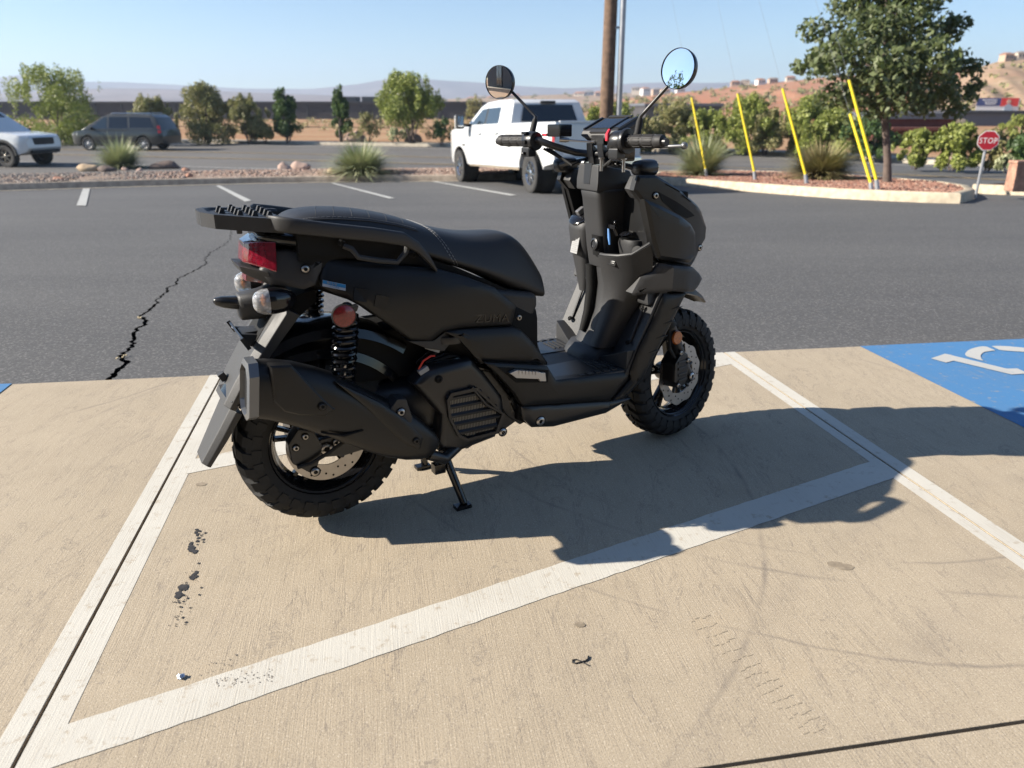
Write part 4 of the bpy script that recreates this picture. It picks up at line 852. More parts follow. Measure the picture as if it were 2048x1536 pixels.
# --- front cowl
CW=[(0.927,0.964),(0.992,0.963),(1.078,0.925),(1.187,0.867),(1.23,0.842),(1.287,0.784),(1.288,0.74),(1.245,0.715),(1.225,0.694),(1.186,0.664),(1.029,0.708),(1.008,0.727),(0.993,0.765),(0.949,0.888),(0.915,0.922)]
cw=panel('front_cowl',CW,Wf,MATTE,thick=.02,ins=((.007,.006),(.012,.001)),sharp=30)
panel('cowl_panel',[(0.942,0.898),(0.998,0.878),(1.09,0.84),(1.149,0.809),(1.179,0.779),(1.192,0.702),(1.161,0.685),(1.008,0.716),(0.982,0.771)],Wf,MATTE,off=.016,thick=.016,ins=((.010,.007),(.02,.0015)),sharp=28)
panel('cowl_slot',[(1.001,0.915),(1.081,0.881),(1.157,0.844),(1.178,0.831),(1.134,0.827),(1.073,0.852),(1.018,0.888)],Wf,DEEP,off=.0085,thick=.006,ins=())
for s in (-1,1):
    for x,z in ((.990,.905),(1.232,.722)): bolt((x,s*(Wf(x,z)+.009),z),.008,cw[0 if s<0 else 1],ax=(0,s,0))
    for k in range(2):
        a=(1.03+k*.075,.937-k*.038); b=(1.09+k*.06,.912-k*.034); m=MB(); m.tube([(a[0],s*(Wf(*a)+.0075),a[1]),(b[0],s*(Wf(*b)+.0075),b[1])],.0016,6); m.build('cowl_line',DEEP,cw[0 if s<0 else 1])
    m=MB(); m.prism([(.925,.922),(.945,.960),(1.0,.958),(.985,.91),(.95,.892)],s*.145,s*.198); m.build('cowl_inner_lip',TEX,scoot,bevel=.006)
ww_=interp([(.88,.12),(.94,.145),(1.0,.185),(1.06,.232),(1.12,.232),(1.2,.20),(1.3,.14)])
panel('cowl_wing',[(0.965,0.599),(0.984,0.651),(1.015,0.669),(1.028,0.696),(1.149,0.677),(1.199,0.647),(1.23,0.624),(1.195,0.603),(1.169,0.593),(1.063,0.61),(0.973,0.591)],lambda x,z:ww_(x),TEX,thick=.085,ins=((.006,.004),(.010,.001)),sharp=30,step=.02)
m=MB(); m.loft([[(x,-w_,zb),(x,-w_*.9,zt),(x,w_*.9,zt),(x,w_,zb)] for x,w_,zb,zt in ((1.0,.18,.70,.935),(1.08,.17,.66,.905),(1.2,.135,.66,.845),(1.27,.09,.69,.80),(1.32,.045,.72,.77))]); ns=m.build('nose_shell',MATTE,scoot,bevel=.012)
m=MB(); m.loft([[(x,-w_,zb),(x,-w_*.9,zt),(x,w_*.9,zt),(x,w_,zb)] for x,w_,zb,zt in ((1.0,.20,.56,.66),(1.12,.19,.58,.67),(1.22,.12,.60,.70))]); m.build('lower_nose',TEX,scoot,bevel=.01)
for s in (-1,1):
    m=MB(); m.lathe([(.001,.012),(.03,.008),(.042,0),(.044,-.02)],24,(1.28,s*.062,.765),(.93,s*.25,.1)); m.build('headlamp',CLEARL,ns)
m=MB(); m.prism([(1.30,.80),(1.325,.815),(1.345,.80),(1.33,.775)],-.04,.04); m.build('nose_fin',MATTE,ns,bevel=.004)
# --- front fender, fork
m=MB(); L=[]
for x,z,hw,dr in ((1.10,.50,.05,.03),(1.16,.535,.056,.035),(1.24,.560,.058,.036),(1.32,.560,.056,.035),(1.38,.540,.050,.032),(1.43,.508,.040,.022),(1.462,.478,.028,.008)):
    L.append([(x,-hw,z-dr),(x,-hw*.9,z-dr*.4),(x,-hw*.5,z),(x,hw*.5,z),(x,hw*.9,z-dr*.4),(x,hw,z-dr),(x-.004,hw*.8,z-dr-.002),(x-.004,hw*.45,z-.008),(x-.004,-hw*.45,z-.008),(x-.004,-hw*.8,z-dr-.002)])
m.loft(L); m.build('front_fender',MATTE,scoot,M=SM,ang=35)
for s in (-1,1):
    t=lambda z:(1.275-(z-.2345)*.51+.02*(0),s*.088,z)
    m=MB(); m.cyl(t(.22),t(.44),.021,14,.023); m.ell(t(.235),(.03,.018,.03)); fk=m.build('fork_leg',SATIN,scoot,M=SM)
    m=MB(); m.cyl(t(.44),t(.76),.0155,12); m.build('fork_tube',STEEL if False else SATIN,fk,M=SM)
    m=MB(); m.cyl(t(.435),t(.475),.027,14,.024); m.build('dust_seal',RUB,fk,M=SM)
    m=MB(); c=Vector(t(.395))+Vector((-.012,s*.026,0)); m.lathe([(.0005,0),(.0245,0),(.0245,.004),(.022,.007),(.0005,.007)],28,c,(0,s,0)); m.build('amber_reflector',AMBER,fk,M=SM)
    bolt((1.275,s*.108,.2345),.012,fk,ax=(0,s,0),M=SM)
m=MB(); m.prism([(1.175,.235),(1.18,.30),(1.215,.335),(1.25,.325),(1.255,.27),(1.235,.215),(1.20,.205)],-.112,-.045); fcal=m.build('front_caliper',SATIN,scoot,bevel=.007,M=SM)
for k in range(4): m=MB(); m.box((1.215,-.113,.30-.022*k),(.045,.006,.010)); m.build('caliper_fin',SATIN,fcal,bevel=.002,M=SM)
for x,z in ((1.205,.335),(1.245,.30),(1.19,.22)): bolt((x,-.115,z),.007,fcal,M=SM)
m=MB(); m.tube([(1.19,-.10,.32),(1.15,-.11,.36),(1.16,-.10,.42),(1.14,-.07,.50)],.0055,8); m.build('front_brake_hose',RUB,fcal,M=SM)
for k in range(4): m=MB(); m.tube([(1.22+.006*k,-.098,.33-.01*k),(1.235,-.105,.36-.02*k),(1.25,-.095,.33-.03*k)],.004,6); m.build('hose_clip',SATIN,fcal,M=SM)
m=MB(); m.box((1.12,0,.52),(.10,.20,.03),Matrix.Rotation(R(-27),3,'Y')); m.build('fork_yoke',SATIN,scoot,bevel=.008,M=SM)
# --- handlebar
AXH=Vector((-math.sin(R(8)),0,math.cos(R(8)))); PVH=Vector((.87,0,1.03))
SMH=Matrix.Translation(PVH)@Matrix.Rotation(STEER,4,AXH)@Matrix.Translation(-PVH)
hb=empty('handlebar'); hb.parent=scoot
m=MB(); m.tube([(.835,.345,1.052),(.835,.20,1.056),(.838,.155,1.056),(.868,.118,1.038),(.925,.078,1.018),(.948,.05,1.014),(.948,-.05,1.014),(.925,-.078,1.018),(.868,-.118,1.038),(.838,-.155,1.056),(.835,-.20,1.056),(.835,-.345,1.052)],.0112,12); m.build('bar',SATIN,hb,M=SMH)
for s in (-1,1):
    m=MB(); y0,y1=s*.205,s*.330
    prof=[(.0165,0),(.0175,.004),(.0175,.022),(.0165,.024),(.0165,.028),(.0175,.030),(.0175,.058),(.0165,.060),(.0165,.064),(.0175,.066),(.0175,.100),(.0165,.102),(.018,.104),(.018,.120),(.0165,.127),(.010,.130),(.001,.130)]
    m.lathe([(r_*1.02,d) for r_,d in prof],20,(.835,y0,1.0545),(0,s,0)); g_=m.build('grip',GRIP,hb,M=SMH,ang=50)
    m=MB()
    for k in range(14):
        a=6.2832*k/14
        for d0,d1 in ((.005,.022),(.031,.057),(.067,.099)): m.box((.835+.0181*math.cos(a),y0+s*(d0+d1)/2,1.0545+.0181*math.sin(a)),(.0022,d1-d0,.0022),Matrix.Rotation(-a,3,'Y'))
    m.build('grip_ribs',GRIP,g_,M=SMH)
    m=MB(); m.lathe([(.001,0),(.028,0),(.030,.006),(.030,.034),(.027,.042),(.016,.044),(.001,.044)],24,(.836,s*.160,1.053),(0,s,0)); sw=m.build('switch_housing',SATIN,hb,M=SMH,ang=50)
    m=MB(); m.box((.822,s*.182,1.020),(.034,.036,.03)); m.build('switch_body',SATIN,sw,bevel=.005,M=SMH)
    if s>0:
        m=MB(); m.box((.811,s*.186,1.078),(.014,.022,.008)); m.box((.803,s*.182,1.050),(.008,.014,.014)); m.box((.802,s*.186,1.016),(.008,.014,.010)); m.build('switch_button',GLOSS,sw,bevel=.002,M=SMH)
        m=MB(); m.box((.7975,s*.186,1.017),(.001,.006,.004)); m.build('button_mark',LABEL,sw,M=SMH)
        m=MB(); m.box((.875,s*.098,1.085),(.055,.055,.038)); m.build('brake_reservoir',GLOSS,hb,bevel=.004,M=SMH)
        m=MB(); m.box((.868,s*.15,1.072),(.02,.02,.008)); m.build('red_mark',RED,hb,bevel=.002,M=SMH)
    else:
        m=MB(); m.tube([(.806,s*.160,1.055),(.808,s*.158,1.072),(.820,s*.156,1.085)],[.005,.006,.005],8); m.build('kill_switch',RED,sw,M=SMH)
        m=MB(); m.lathe([(.019,0),(.034,0),(.036,.006),(.034,.012),(.019,.012)],24,(.835,s*.202,1.0545),(0,s,0)); m.build('throttle_collar',SATIN,sw,M=SMH)
        m=MB(); m.box((.87,s*.165,1.02),(.05,.05,.045)); m.build('master_cylinder',GLOSS,hb,bevel=.006,M=SMH)
        for yy in (-.10,-.185): m=MB(); m.cyl((.85,yy,1.005),(.85,yy,.968),.005,10); m.lathe([(.001,0),(.009,0),(.009,.004),(.001,.004)],14,(.85,yy,1.003),(0,0,1)); m.build('perch_bolt',STEEL,hb,M=SMH)
    # brake lever
    m=MB(); P=[(.868,s*.155,1.045),(.888,s*.20,1.042),(.900,s*.26,1.040),(.902,s*.31,1.040),(.895,s*.352,1.042)]; L=[]
    for i,p in enumerate(P): L.append([(p[0]+(.007,.008,.007,.006,.005)[i]*math.cos(a),p[1],p[2]+(.007,.006,.006,.005,.005)[i]*math.sin(a)) for a in [6.2832*k/10 for k in range(10)]])
    m.loft(L); m.ell((.894,s*.358,1.042),(.010,.010,.010)); m.build('brake_lever',GREYP if s<0 else SATIN,hb,M=SMH)
    m=MB(); m.prism([(x_+.046,z_-.004) for x_,z_ in ((.880,1.052),(.912,1.030),(.930,1.012),(.925,.985),(.893,.985),(.882,1.03))],s*.022-.012,s*.022+.012); m.build('bar_clamp',SATIN,hb,bevel=.004,M=SMH)
    # front signal under the bar
    m=MB(); m.loft([sup((x,s*.165,.975),w_,h,16,.8) for x,w_,h in ((.925,.010,.010),(.935,.024,.022),(.975,.030,.026),(.998,.028,.025))]); fsg=m.build('front_signal',SATIN,hb,M=SMH,ang=60)
    m=MB(); m.loft([sup((x,s*.165,.975),w_,h,16,.8) for x,w_,h in ((.996,.028,.025),(1.008,.022,.020),(1.014,.008,.008))]); m.build('lens',CLEARL,fsg,M=SMH)
    m=MB(); m.tube([(.935,s*.16,.975),(.93,s*.11,.985),(.94,s*.05,.985)],.008,8); m.build('stalk',SATIN,fsg,M=SMH)
for k in range(7):
    s=1 if k%2 else -1; m=MB(); m.tube([(.85+.006*k,s*.15,1.03),(.90,s*(.12-.01*k),1.0-.004*k),(.95+.008*k,s*.07,.985+.004*k),(.985,s*.03,1.0+.003*k)],.0042,7); m.build('cable',RUB,hb,M=SMH)
m=MB(); m.cyl((.862,.085,1.058),(.935,.01,1.05),.003,8); m.lathe([(.003,0),(.008,0),(.008,.02),(.005,.03),(.003,.03)],12,(.862,.085,1.058),Vector((.07,-.075,-.008))); m.build('cable_end',STEEL,hb,M=SMH)
m=MB(); m.loft([[(x,-w_,z) for x,w_,z in ()] or [(.893,-.056,.905),(.893,.056,.905),(1.03,.05,.905),(1.03,-.05,.905)],[(.894,-.058,.935),(.894,.058,.935),(1.03,.055,.94),(1.03,-.055,.94)],[(.898,-.052,.985),(.898,.052,.985),(1.02,.05,.965),(1.02,-.05,.965)]]); hcv=m.build('handle_cover',TEX,hb,bevel=.006)
m=MB(); m.prism([(-.020,.988),(.020,.988),(.016,.925),(-.016,.925)],.8925,.8945,'x'); m.v=[(x+(z-.925)*.085-.0005,y,z) for x,y,z in m.v]; m.build('cover_plug',SATIN,hcv,bevel=.001)
# meter
mm_=Matrix.Translation((.998,-.004,1.088))@Matrix.Rotation(R(-22),4,'Y')@Matrix.Scale(.92,4)
m=MB(); m.loft([[(-.058,-.045,-.035),(-.058,.045,-.035),(.05,.05,-.035),(.05,-.05,-.035)],[(-.070,-.06,-.005),(-.070,.06,-.005),(.06,.07,-.005),(.06,-.07,-.005)],[(-.066,-.082,.004),(-.066,.082,.004),(.066,.086,.004),(.066,-.086,.004)],[(-.055,-.078,.018),(-.055,.078,.018),(.060,.080,.018),(.060,-.080,.018)]]); mt_=m.build('meter_housing',TEX,hb,bevel=.004,M=SMH@mm_)
m=MB(); m.box((.002,.012,.0192),(.080,.085,.002)); m.build('meter_screen',SCREEN,mt_,M=SMH@mm_,bevel=.0008)
m=MB(); m.box((.002,-.056,.0192),(.070,.028,.002)); m.build('meter_screen',SCREEN,mt_,M=SMH@mm_,bevel=.0008)
for q in ((-.058,0,.014,.012,.08),(.058,0,.021,.012,.10)):
    m=MB(); m.box((q[0],q[1],q[2]),(q[3],q[4],.006)); m.build('meter_trim',TEX,mt_,M=SMH@mm_,bevel=.002)
for y in (-.078,-.038,.074): m=MB(); m.box((.0,y,.021),(.10,.009,.006)); m.build('meter_trim',SATIN,mt_,M=SMH@mm_,bevel=.002)
m=MB(); m.box((.965,0,1.055),(.05,.05,.03)); m.build('meter_stay',SATIN,hb,M=SMH)
# mirrors (already in their turned position)
def mirror(c,base,knee,ang,nz,lab):
    n=Vector((math.cos(R(ang))*math.cos(nz),math.sin(R(ang))*math.cos(nz),math.sin(nz))); c=Vector(c)
    m=MB(); m.lathe([(0.0503,.004),(0.0514,.003),(0.0518,-.004),(0.0498,-.014),(0.0409,-.024),(0.0223,-.029),(.001,-.030)],40,c,n); o=m.build('mirror',SATIN,scoot,ang=60)
    m=MB(); prof=[(.0002,.0022)]+[(.0495*k/8,.0022-.0008*(k/8)**2) for k in range(1,9)]; m.lathe(prof,40,c,n); m.build('mirror_glass',MIRR,o,ang=180)
    m=MB(); m.lathe([(0.0495,.0016),(0.0504,.0046),(0.0516,.003),(0.0518,-.001)],40,c,n); m.build('mirror_rim',GLOSS,o)
    b=Vector(base); k=Vector(knee); e=c-n*.016+(k-c).normalized()*.035
    m=MB(); m.tube([b+(k-b)*.3,k,k.lerp(e,.15),e,e.lerp(c-n*.018,.6)],[.0058,.0058,.005,.0048,.0048],10); m.build('mirror_stem',SATIN,o)
    m=MB(); m.lathe([(.001,0),(.0105,0),(.011,.004),(.0095,.010),(.0095,.038),(.007,.048),(.001,.048)],16,b,(k-b)); m.build('stem_boot',RUB,o)
mirror((.753,.30,1.226),(.818,.205,1.068),(.832,.205,1.122),208.6,-.03,'left'); mirror((.932,-.34,1.248),(.893,-.235,1.075),(.898,-.24,1.128),194.4,.10,'right')
# lettering: embossed name on the side cover, blue sticker
def text_mesh(txt,size,depth,mat,parent,M,name='lettering'):
    c=bpy.data.curves.new(name,'FONT'); c.body=txt; c.size=size; c.extrude=depth; c.align_x='LEFT'; c.space_character=1.1; c.resolution_u=2
    o=bpy.data.objects.new('tmp_text',c); col.objects.link(o); bpy.context.view_layer.update()
    me=bpy.data.meshes.new_from_object(o); bpy.data.objects.remove(o); bpy.data.curves.remove(c); me.transform(M); me.materials.clear(); me.materials.append(mat)
    r=bpy.data.objects.new(name,me); col.objects.link(r); r.parent=parent; return r
def side_frame(x,z,y,ang,sx=1.0,s=-1,pitch=0):
    return Matrix.Translation((x,y,z))@Matrix.Rotation(pitch,4,'Z')@Matrix.Rotation(ang,4,'Y')@Matrix.Rotation(R(90),4,'X')@Matrix.Shear('XY',4,(.25,0))@Matrix.Diagonal((sx,1,1,1))
text_mesh('ZUMA',.034,.0008,GLOSS,sc_[0],side_frame(.415,.5785,-.1805,R(5.5),1.05),'lettering')
STB=simple('sticker_blue',(.03,.20,.42),.35); STS=simple('sticker_silver',(.55,.56,.58),.35,metal=.6)
def surf(x,z): return Wr(x,z)+.0072+.012*max(0,1-((z-.6605)/.1235)**2)
def flat_on(name,pts,off,mat,parent,s=-1,tk=.003):
    m=MB(); n=len(pts); P=[(x,s*(surf(x,z)+off),z) for x,z in pts]+[(x,s*(surf(x,z)+off-tk),z) for x,z in pts]; m.add(P,[tuple(range(n)),tuple(range(2*n-1,n-1,-1))]+[(i,i+n,(i+1)%n+n,(i+1)%n) for i in range(n)]); return m.build(name,mat,parent)
w1=surf(.046,.717)+.0015; SLX=math.atan((surf(.07,.71)-surf(.02,.725))/.05)
stk=flat_on('sticker',[(.020,.731),(.0465,.7235),(.073,.716),(.070,.701),(.0435,.7085),(.017,.716)],.0012,STS,sc_[0])
flat_on('sticker_band',[(.0205,.7305),(.0465,.7231),(.0725,.7157),(.0705,.7075),(.0445,.715),(.0185,.7225)],.0017,STB,stk)
text_mesh('BLUE',.0085,.0002,LABEL,stk,side_frame(.027,.7222,-(surf(.027,.7222)+.0022),R(15.8),1.25,-1,-SLX),'lettering')
text_mesh('CORE',.0068,.0002,STB,stk,side_frame(.033,.7140,-(surf(.033,.714)+.0022),R(15.8),1.25,-1,-SLX),'lettering')
for s in (-1,1):
    for x,z in ((.105,.690),(.155,.668)): flat_on('raised_block',[(x-.012,z+.018),(x+.02,z+.010),(x+.012,z-.022),(x-.02,z-.012)],.0028,MATTE,sc_[0 if s<0 else 1],s,.006)

# small overall trim of the body shell against its wheels
CM=Matrix(((1.008,0,0,-.013),(0,1,0,0),(-.0116,0,.9785,.019),(0,0,0,1)))
def trim(o):
    for ch in o.children:
        if ch.name.split('.')[0] in ('wheel','centre_stand'): continue
        if ch.type=='MESH': ch.data.transform(CM)
        trim(ch)
trim(scoot)
# ------------------------------------------------------------------ vehicles
CARW=simple('white_car_paint',(.60,.61,.61),.22,spec=.5,coat=.6,var=.04,vs=2); CARG=simple('grey_green_paint',(.034,.036,.036),.28,metal=.3,coat=.6); GLASS=simple('tinted_glass',(.010,.013,.018),.05,spec=.7); GLASSB=simple('side_glass',(.02,.03,.04),.04,spec=.9)
TRIM=simple('black_trim',(.014,.014,.014),.6); CTYRE=simple('car_tyre',(.035,.034,.033),.85,var=.2,vs=8); CHRM=simple('wheel_chrome',(.62,.62,.62),.16,metal=1); HLAMP=lens('car_head_lens',(.75,.78,.8),.3); TLAMP=simple('car_tail_lens',(.30,.015,.015),.15,spec=.6); DUST=simple('rocker_dust',(.32,.26,.19),.8)
def arch(cx,cz,r,a0,a1,n=10): return [(cx+r*math.cos(R(a0+(a1-a0)*k/n)),cz+r*math.sin(R(a0+(a1-a0)*k/n))) for k in range(n+1)]
def car_wheel(root,x,y,r,w_,spokes,mat,rr=.62,dark=None):
    s=1 if y>0 else -1; wh=empty('wheel'); wh.parent=root; c=(x,y,r)
    m=MB(); m.lathe([(r*rr,-w_*.42),(r*.72,-w_*.5),(r*.93,-w_*.5),(r*.985,-w_*.42),(r,-w_*.25),(r,w_*.25),(r*.985,w_*.42),(r*.93,w_*.5),(r*.72,w_*.5),(r*rr,w_*.42)],40,c); 
    for k in range(36):
        a=6.2832*k/36
        for sy in (-1,1): m.box((x+r*.985*math.cos(a+sy*.04),y+sy*w_*.36,r+r*.985*math.sin(a+sy*.04)),(.03,w_*.24,.05),Matrix.Rotation(-a,3,'Y'))
    m.build('tyre',CTYRE,wh)
    m=MB(); m.lathe([(r*rr*1.02,w_*.44),(r*rr,w_*.46),(r*rr*.94,w_*.40),(r*rr*.9,-w_*.3)],36,c,(0,s,0)); m.build('rim',mat,wh)
    m=MB(); m.lathe([(.001,-w_*.05),(r*rr*.9,-w_*.05)],24,c,(0,s,0)); m.build('brake_drum',TRIM,wh)
    for k in range(spokes):
        a=6.2832*k/spokes+.2; p0=Vector((r*.10*math.cos(a),0,r*.10*math.sin(a))); p1=Vector((r*rr*.93*math.cos(a),0,r*rr*.93*math.sin(a))); d=p1-p0
        m=MB(); m.box(Vector(c)+(p0+p1)/2+Vector((0,s*w_*.36,0)),(d.length,w_*.14,r*.13),Matrix.Rotation(-math.atan2(d.z,d.x),3,'Y')); m.build('spoke',dark or mat,wh,bevel=.012)
    m=MB(); m.lathe([(r*.17,w_*.30),(r*.17,w_*.42),(r*.13,w_*.46),(.001,w_*.46)],18,c,(0,s,0)); m.build('hub_cap',mat,wh)
def warp_build(m,name,mat,root,hwf,bevel=.03,seg=3):
    # m is a prism of half width 1; y scaled by hwf(x,z)
    bm=bmesh.new(); me=bpy.data.meshes.new(name); me.from_pydata(m.v,[],m.f); bm.from_mesh(me)
    bmesh.ops.recalc_face_normals(bm,faces=bm.faces)
    xs=[v.co.x for v in bm.verts]; zs=[v.co.z for v in bm.verts]
    for ax,no,lo,hi,st in ((0,(1,0,0),min(xs),max(xs),.25),(2,(0,0,1),min(zs),max(zs),.16)):
        k=lo+st
        while k<hi-.02:
            co=[0,0,0]; co[ax]=k; bmesh.ops.bisect_plane(bm,geom=bm.verts[:]+bm.edges[:]+bm.faces[:],plane_co=co,plane_no=no); k+=st
    for v in bm.verts: v.co.y*=hwf(v.co.x,v.co.z)
    es=[e for e in bm.edges if len(e.link_faces)==2 and e.calc_face_angle(0)>R(35)]
    bmesh.ops.bevel(bm,geom=es,offset=bevel,segments=seg,profile=.6,affect='EDGES',clamp_overlap=True)
    bm.to_mesh(me); bm.free(); me.materials.append(mat); me.polygons.foreach_set('use_smooth',[True]*len(me.polygons)); me.set_sharp_from_angle(angle=R(38)); me.update()
    o=bpy.data.objects.new(name,me); col.objects.link(o); o.parent=root; return o
def side_panel(name,pts,hwf,off,mat,root,sides=(-1,1),tk=.02,bevel=.006):
    for s in sides:
        m=MB(); n=len(pts); P=[]
        for o_ in (off,off-tk): P+= [(x,s*(hwf(x,z)+o_),z) for x,z in pts]
        m.add(P,[tuple(range(n)),tuple(range(2*n-1,n-1,-1))]+[(i,i+n,(i+1)%n+n,(i+1)%n) for i in range(n)]); yield m.build(name,mat,root,bevel=bevel)
# --- white crew-cab pickup
pr=lot(1059,385.5); pf=lot(915,362.5); hd=math.atan2(pf.y-pr.y,pf.x-pr.x); wbs=(pf-pr).length
tk_=empty('pickup_truck',(0,0,0),hd,'white crew cab pickup with chrome wheels parked nose-in at the planter kerb','pickup')
WBT=4.07*1.13; r0=.375
lat=Vector((-math.sin(hd),math.cos(hd),0)); tk_.location=pr-lat*.93
tk_.rotation_euler=(0,0,hd); 
slope_t=(gz(*(Vector((tk_.location.x,tk_.location.y))+Vector((math.cos(hd),math.sin(hd)))*4.07))-gz(tk_.location.x,tk_.location.y))/4.07
tk_.rotation_euler=(0,-math.atan(slope_t),hd)
bx=interp([(-1.3,.96),(-1.1,1.0),(0,1.01),(3.5,1.01),(4.6,.98),(4.95,.92),(5.1,.80)])
bz=interp([(.4,.94),(.6,.99),(.9,1.0),(1.2,.99),(1.46,.965),(2.05,.80)])
hwt=lambda x,z: bx(x)*bz(z)
prof=[(-1.22,.66),(-1.24,1.0),(-1.22,1.47),(.93,1.49),(.96,1.44),(3.55,1.46),(3.75,1.47),(4.75,1.40),(4.98,1.28),(5.06,1.0),(5.04,.56),(4.62,.50)]+arch(4.07,.44,.53,8,172)+[(3.50,.50),(.56,.52)]+arch(0,.44,.54,8,172)+[(-.60,.58)]
m=MB(); m.prism(prof,-1,1); warp_build(m,'body',CARW,tk_,hwt,.035)
gh=[(.98,1.42),(1.02,1.55),(1.10,1.96),(1.25,2.03),(1.9,2.05),(2.55,2.03),(2.85,1.95),(3.62,1.44)]
m=MB(); m.prism(gh,-1,1); warp_build(m,'cab',CARW,tk_,hwt,.05)
for nme,p,mt0 in (('front_window',[(2.42,1.50),(2.42,1.88),(2.72,1.87),(3.30,1.50)],GLASSB),('rear_side_window',[(1.62,1.50),(1.66,1.88),(2.34,1.88),(2.34,1.50)],GLASSB)): list(side_panel(nme,p,hwt,.006,mt0,tk_))
list(side_panel('window_pillar',[(2.34,1.50),(2.34,1.885),(2.42,1.885),(2.42,1.50)],hwt,.005,TRIM,tk_))
list(side_panel('front_door',[(2.40,.64),(2.40,1.45),(3.42,1.45),(3.46,1.2),(3.40,.64)],hwt,.010,CARW,tk_,bevel=.012)); list(side_panel('rear_door',[(1.42,.64),(1.40,1.45),(2.375,1.45),(2.375,.64)],hwt,.010,CARW,tk_,bevel=.012))
for x in (1.58,2.56): list(side_panel('door_handle',[(x,1.27),(x,1.31),(x+.20,1.31),(x+.20,1.27)],hwt,.045,CARW,tk_,tk=.03,bevel=.01))
list(side_panel('rocker_panel',[(.62,.46),(.62,.56),(3.48,.56),(3.48,.46)],hwt,-.02,DUST,tk_))
list(side_panel('fender_badge',[(3.62,.98),(3.62,1.02),(3.80,1.02),(3.80,.98)],hwt,.012,TRIM,tk_)); list(side_panel('tail_lamp',[(-1.235,.98),(-1.235,1.36),(-1.10,1.36),(-1.13,.98)],hwt,.008,TLAMP,tk_))
m=MB(); m.prism([(-.70,1.53),(.70,1.53),(.60,1.90),(-.60,1.90)],0,.012,'x'); m.v=[(1.020+(z-1.55)*.19-.022-(.0 if x>.005 else .012),y,z) for x,y,z in m.v]; m.build('rear_window',GLASS,tk_,bevel=.004)
m=MB(); m.box((1.075,0,1.955),(.05,.36,.07)); m.build('high_brake_lamp',TRIM,tk_,bevel=.01)
m=MB(); m.prism([(-.80,.80),(.80,.80),(.80,1.42),(-.80,1.42)],-1.262,-1.236,'x'); tg=m.build('tailgate',CARW,tk_,bevel=.012); m=MB(); m.box((-1.265,0,1.25),(.02,.26,.10)); m.build('tailgate_handle',TRIM,tg,bevel=.01)
m=MB(); m.box((-1.34,0,.66),(.20,1.86,.20)); m.build('rear_bumper',CHRM,tk_,bevel=.03,seg=3)
m=MB(); m.box((-1.19,0,1.465),(.10,1.7,.05)); m.build('bed_rail_cap',CARW,tk_,bevel=.01)
m=MB(); m.box((-.15,0,.46),(2.0,.9,.30)); m.cyl((0,-.8,.42),(0,.8,.42),.10,14); m.ell((0,0,.42),(.22,.20,.20)); m.box((-1.25,0,.45),(.25,.1,.1)); m.build('chassis',TRIM,tk_)
m=MB(); m.box((2.0,0,.55),(5.5,1.5,.2)); m.build('floor_pan',TRIM,tk_)
m=MB(); m.prism([(-.85,.62),(.85,.62),(.80,1.25),(-.80,1.25)],5.02,5.08,'x'); m.build('grille',CHRM,tk_,bevel=.02)
for s in (-1,1):
    mr_=empty('tow_mirror'); mr_.parent=tk_; m=MB(); m.box((3.33,s*1.24,1.58),(.14,.20,.34)); m.build('housing',TRIM,mr_,bevel=.03); m=MB(); m.box((3.30,s*1.06,1.50),(.08,.28,.08)); m.build('arm',TRIM,mr_,bevel=.01)
    m=MB(); m.box((3.257,s*1.24,1.60),(.006,.15,.26)); m.build('glass',MIRR,mr_)
    m=MB(); m.box((3.40,s*1.24,1.58),(.05,.205,.345)); m.build('shell',CARW,mr_,bevel=.02)
    for x in (0,WBT): car_wheel(tk_,x,s*.80,r0,.27,8,CHRM,.60)
    m=MB(); m.lathe([(.30,-.18),(.50,-.18),(.52,.10)],24,(0,s*.82,.44),(0,s,0)); m.build('wheel_well',TRIM,tk_); m=MB(); m.lathe([(.30,-.18),(.50,-.18),(.51,.10)],24,(4.07,s*.82,.44),(0,s,0)); m.build('wheel_well',TRIM,tk_)
TM=Matrix.Diagonal((1.13,.92,.885,1))
def tfix(o):
    for ch in o.children:
        if ch.name.split('.')[0]=='wheel': continue
        if ch.type=='MESH':
            ch.data.transform(TM)
            for v_ in ch.data.vertices:
                if v_.co.x<-.62: v_.co.x=-.62+(v_.co.x+.62)*.62
        tfix(ch)
tfix(tk_)
# --- white pickup on the road, nose at the left edge of the picture
p=gp(55,334,ROADZ); hd=R(0); t2=empty('pickup_truck',p+Vector((-.45,.75,0)),R(-12),'white pickup with black wheel arches driving at the left edge of the photo','pickup')
WB2=3.23
hx=interp([(-5,.93),(.3,.95),(.7,.93),(.95,.80),(1.02,.62)]); hz=interp([(.3,.94),(.7,1.0),(1.0,.98),(1.15,.93),(1.8,.72)]); hw2=lambda x,z:hx(x)*hz(z)
prof=[(-4.5,.55),(-4.55,1.15),(-2.6,1.15),(-1.0,1.12),(-.45,1.14),(.45,1.08),(.80,1.02),(.93,.92),(.96,.62),(.86,.50),(.55,.40)]+arch(0,.42,.48,5,175)+[(-.55,.42),(-2.68,.42)]+arch(-WB2,.42,.48,5,175)+[(-3.8,.5)]
m=MB(); m.prism(prof,-1,1); warp_build(m,'body',CARW,t2,hw2,.04)
m=MB(); m.prism([(-2.6,1.10),(-2.45,1.72),(-2.2,1.78),(-1.35,1.76),(-.35,1.13)],-1,1); warp_build(m,'cab',CARW,t2,hw2,.04)
list(side_panel('front_window',[(-1.55,1.18),(-1.55,1.64),(-1.30,1.64),(-.62,1.18)],hw2,.006,GLASSB,t2)); list(side_panel('rear_side_window',[(-2.35,1.18),(-2.30,1.62),(-1.63,1.64),(-1.63,1.18)],hw2,.006,GLASSB,t2))
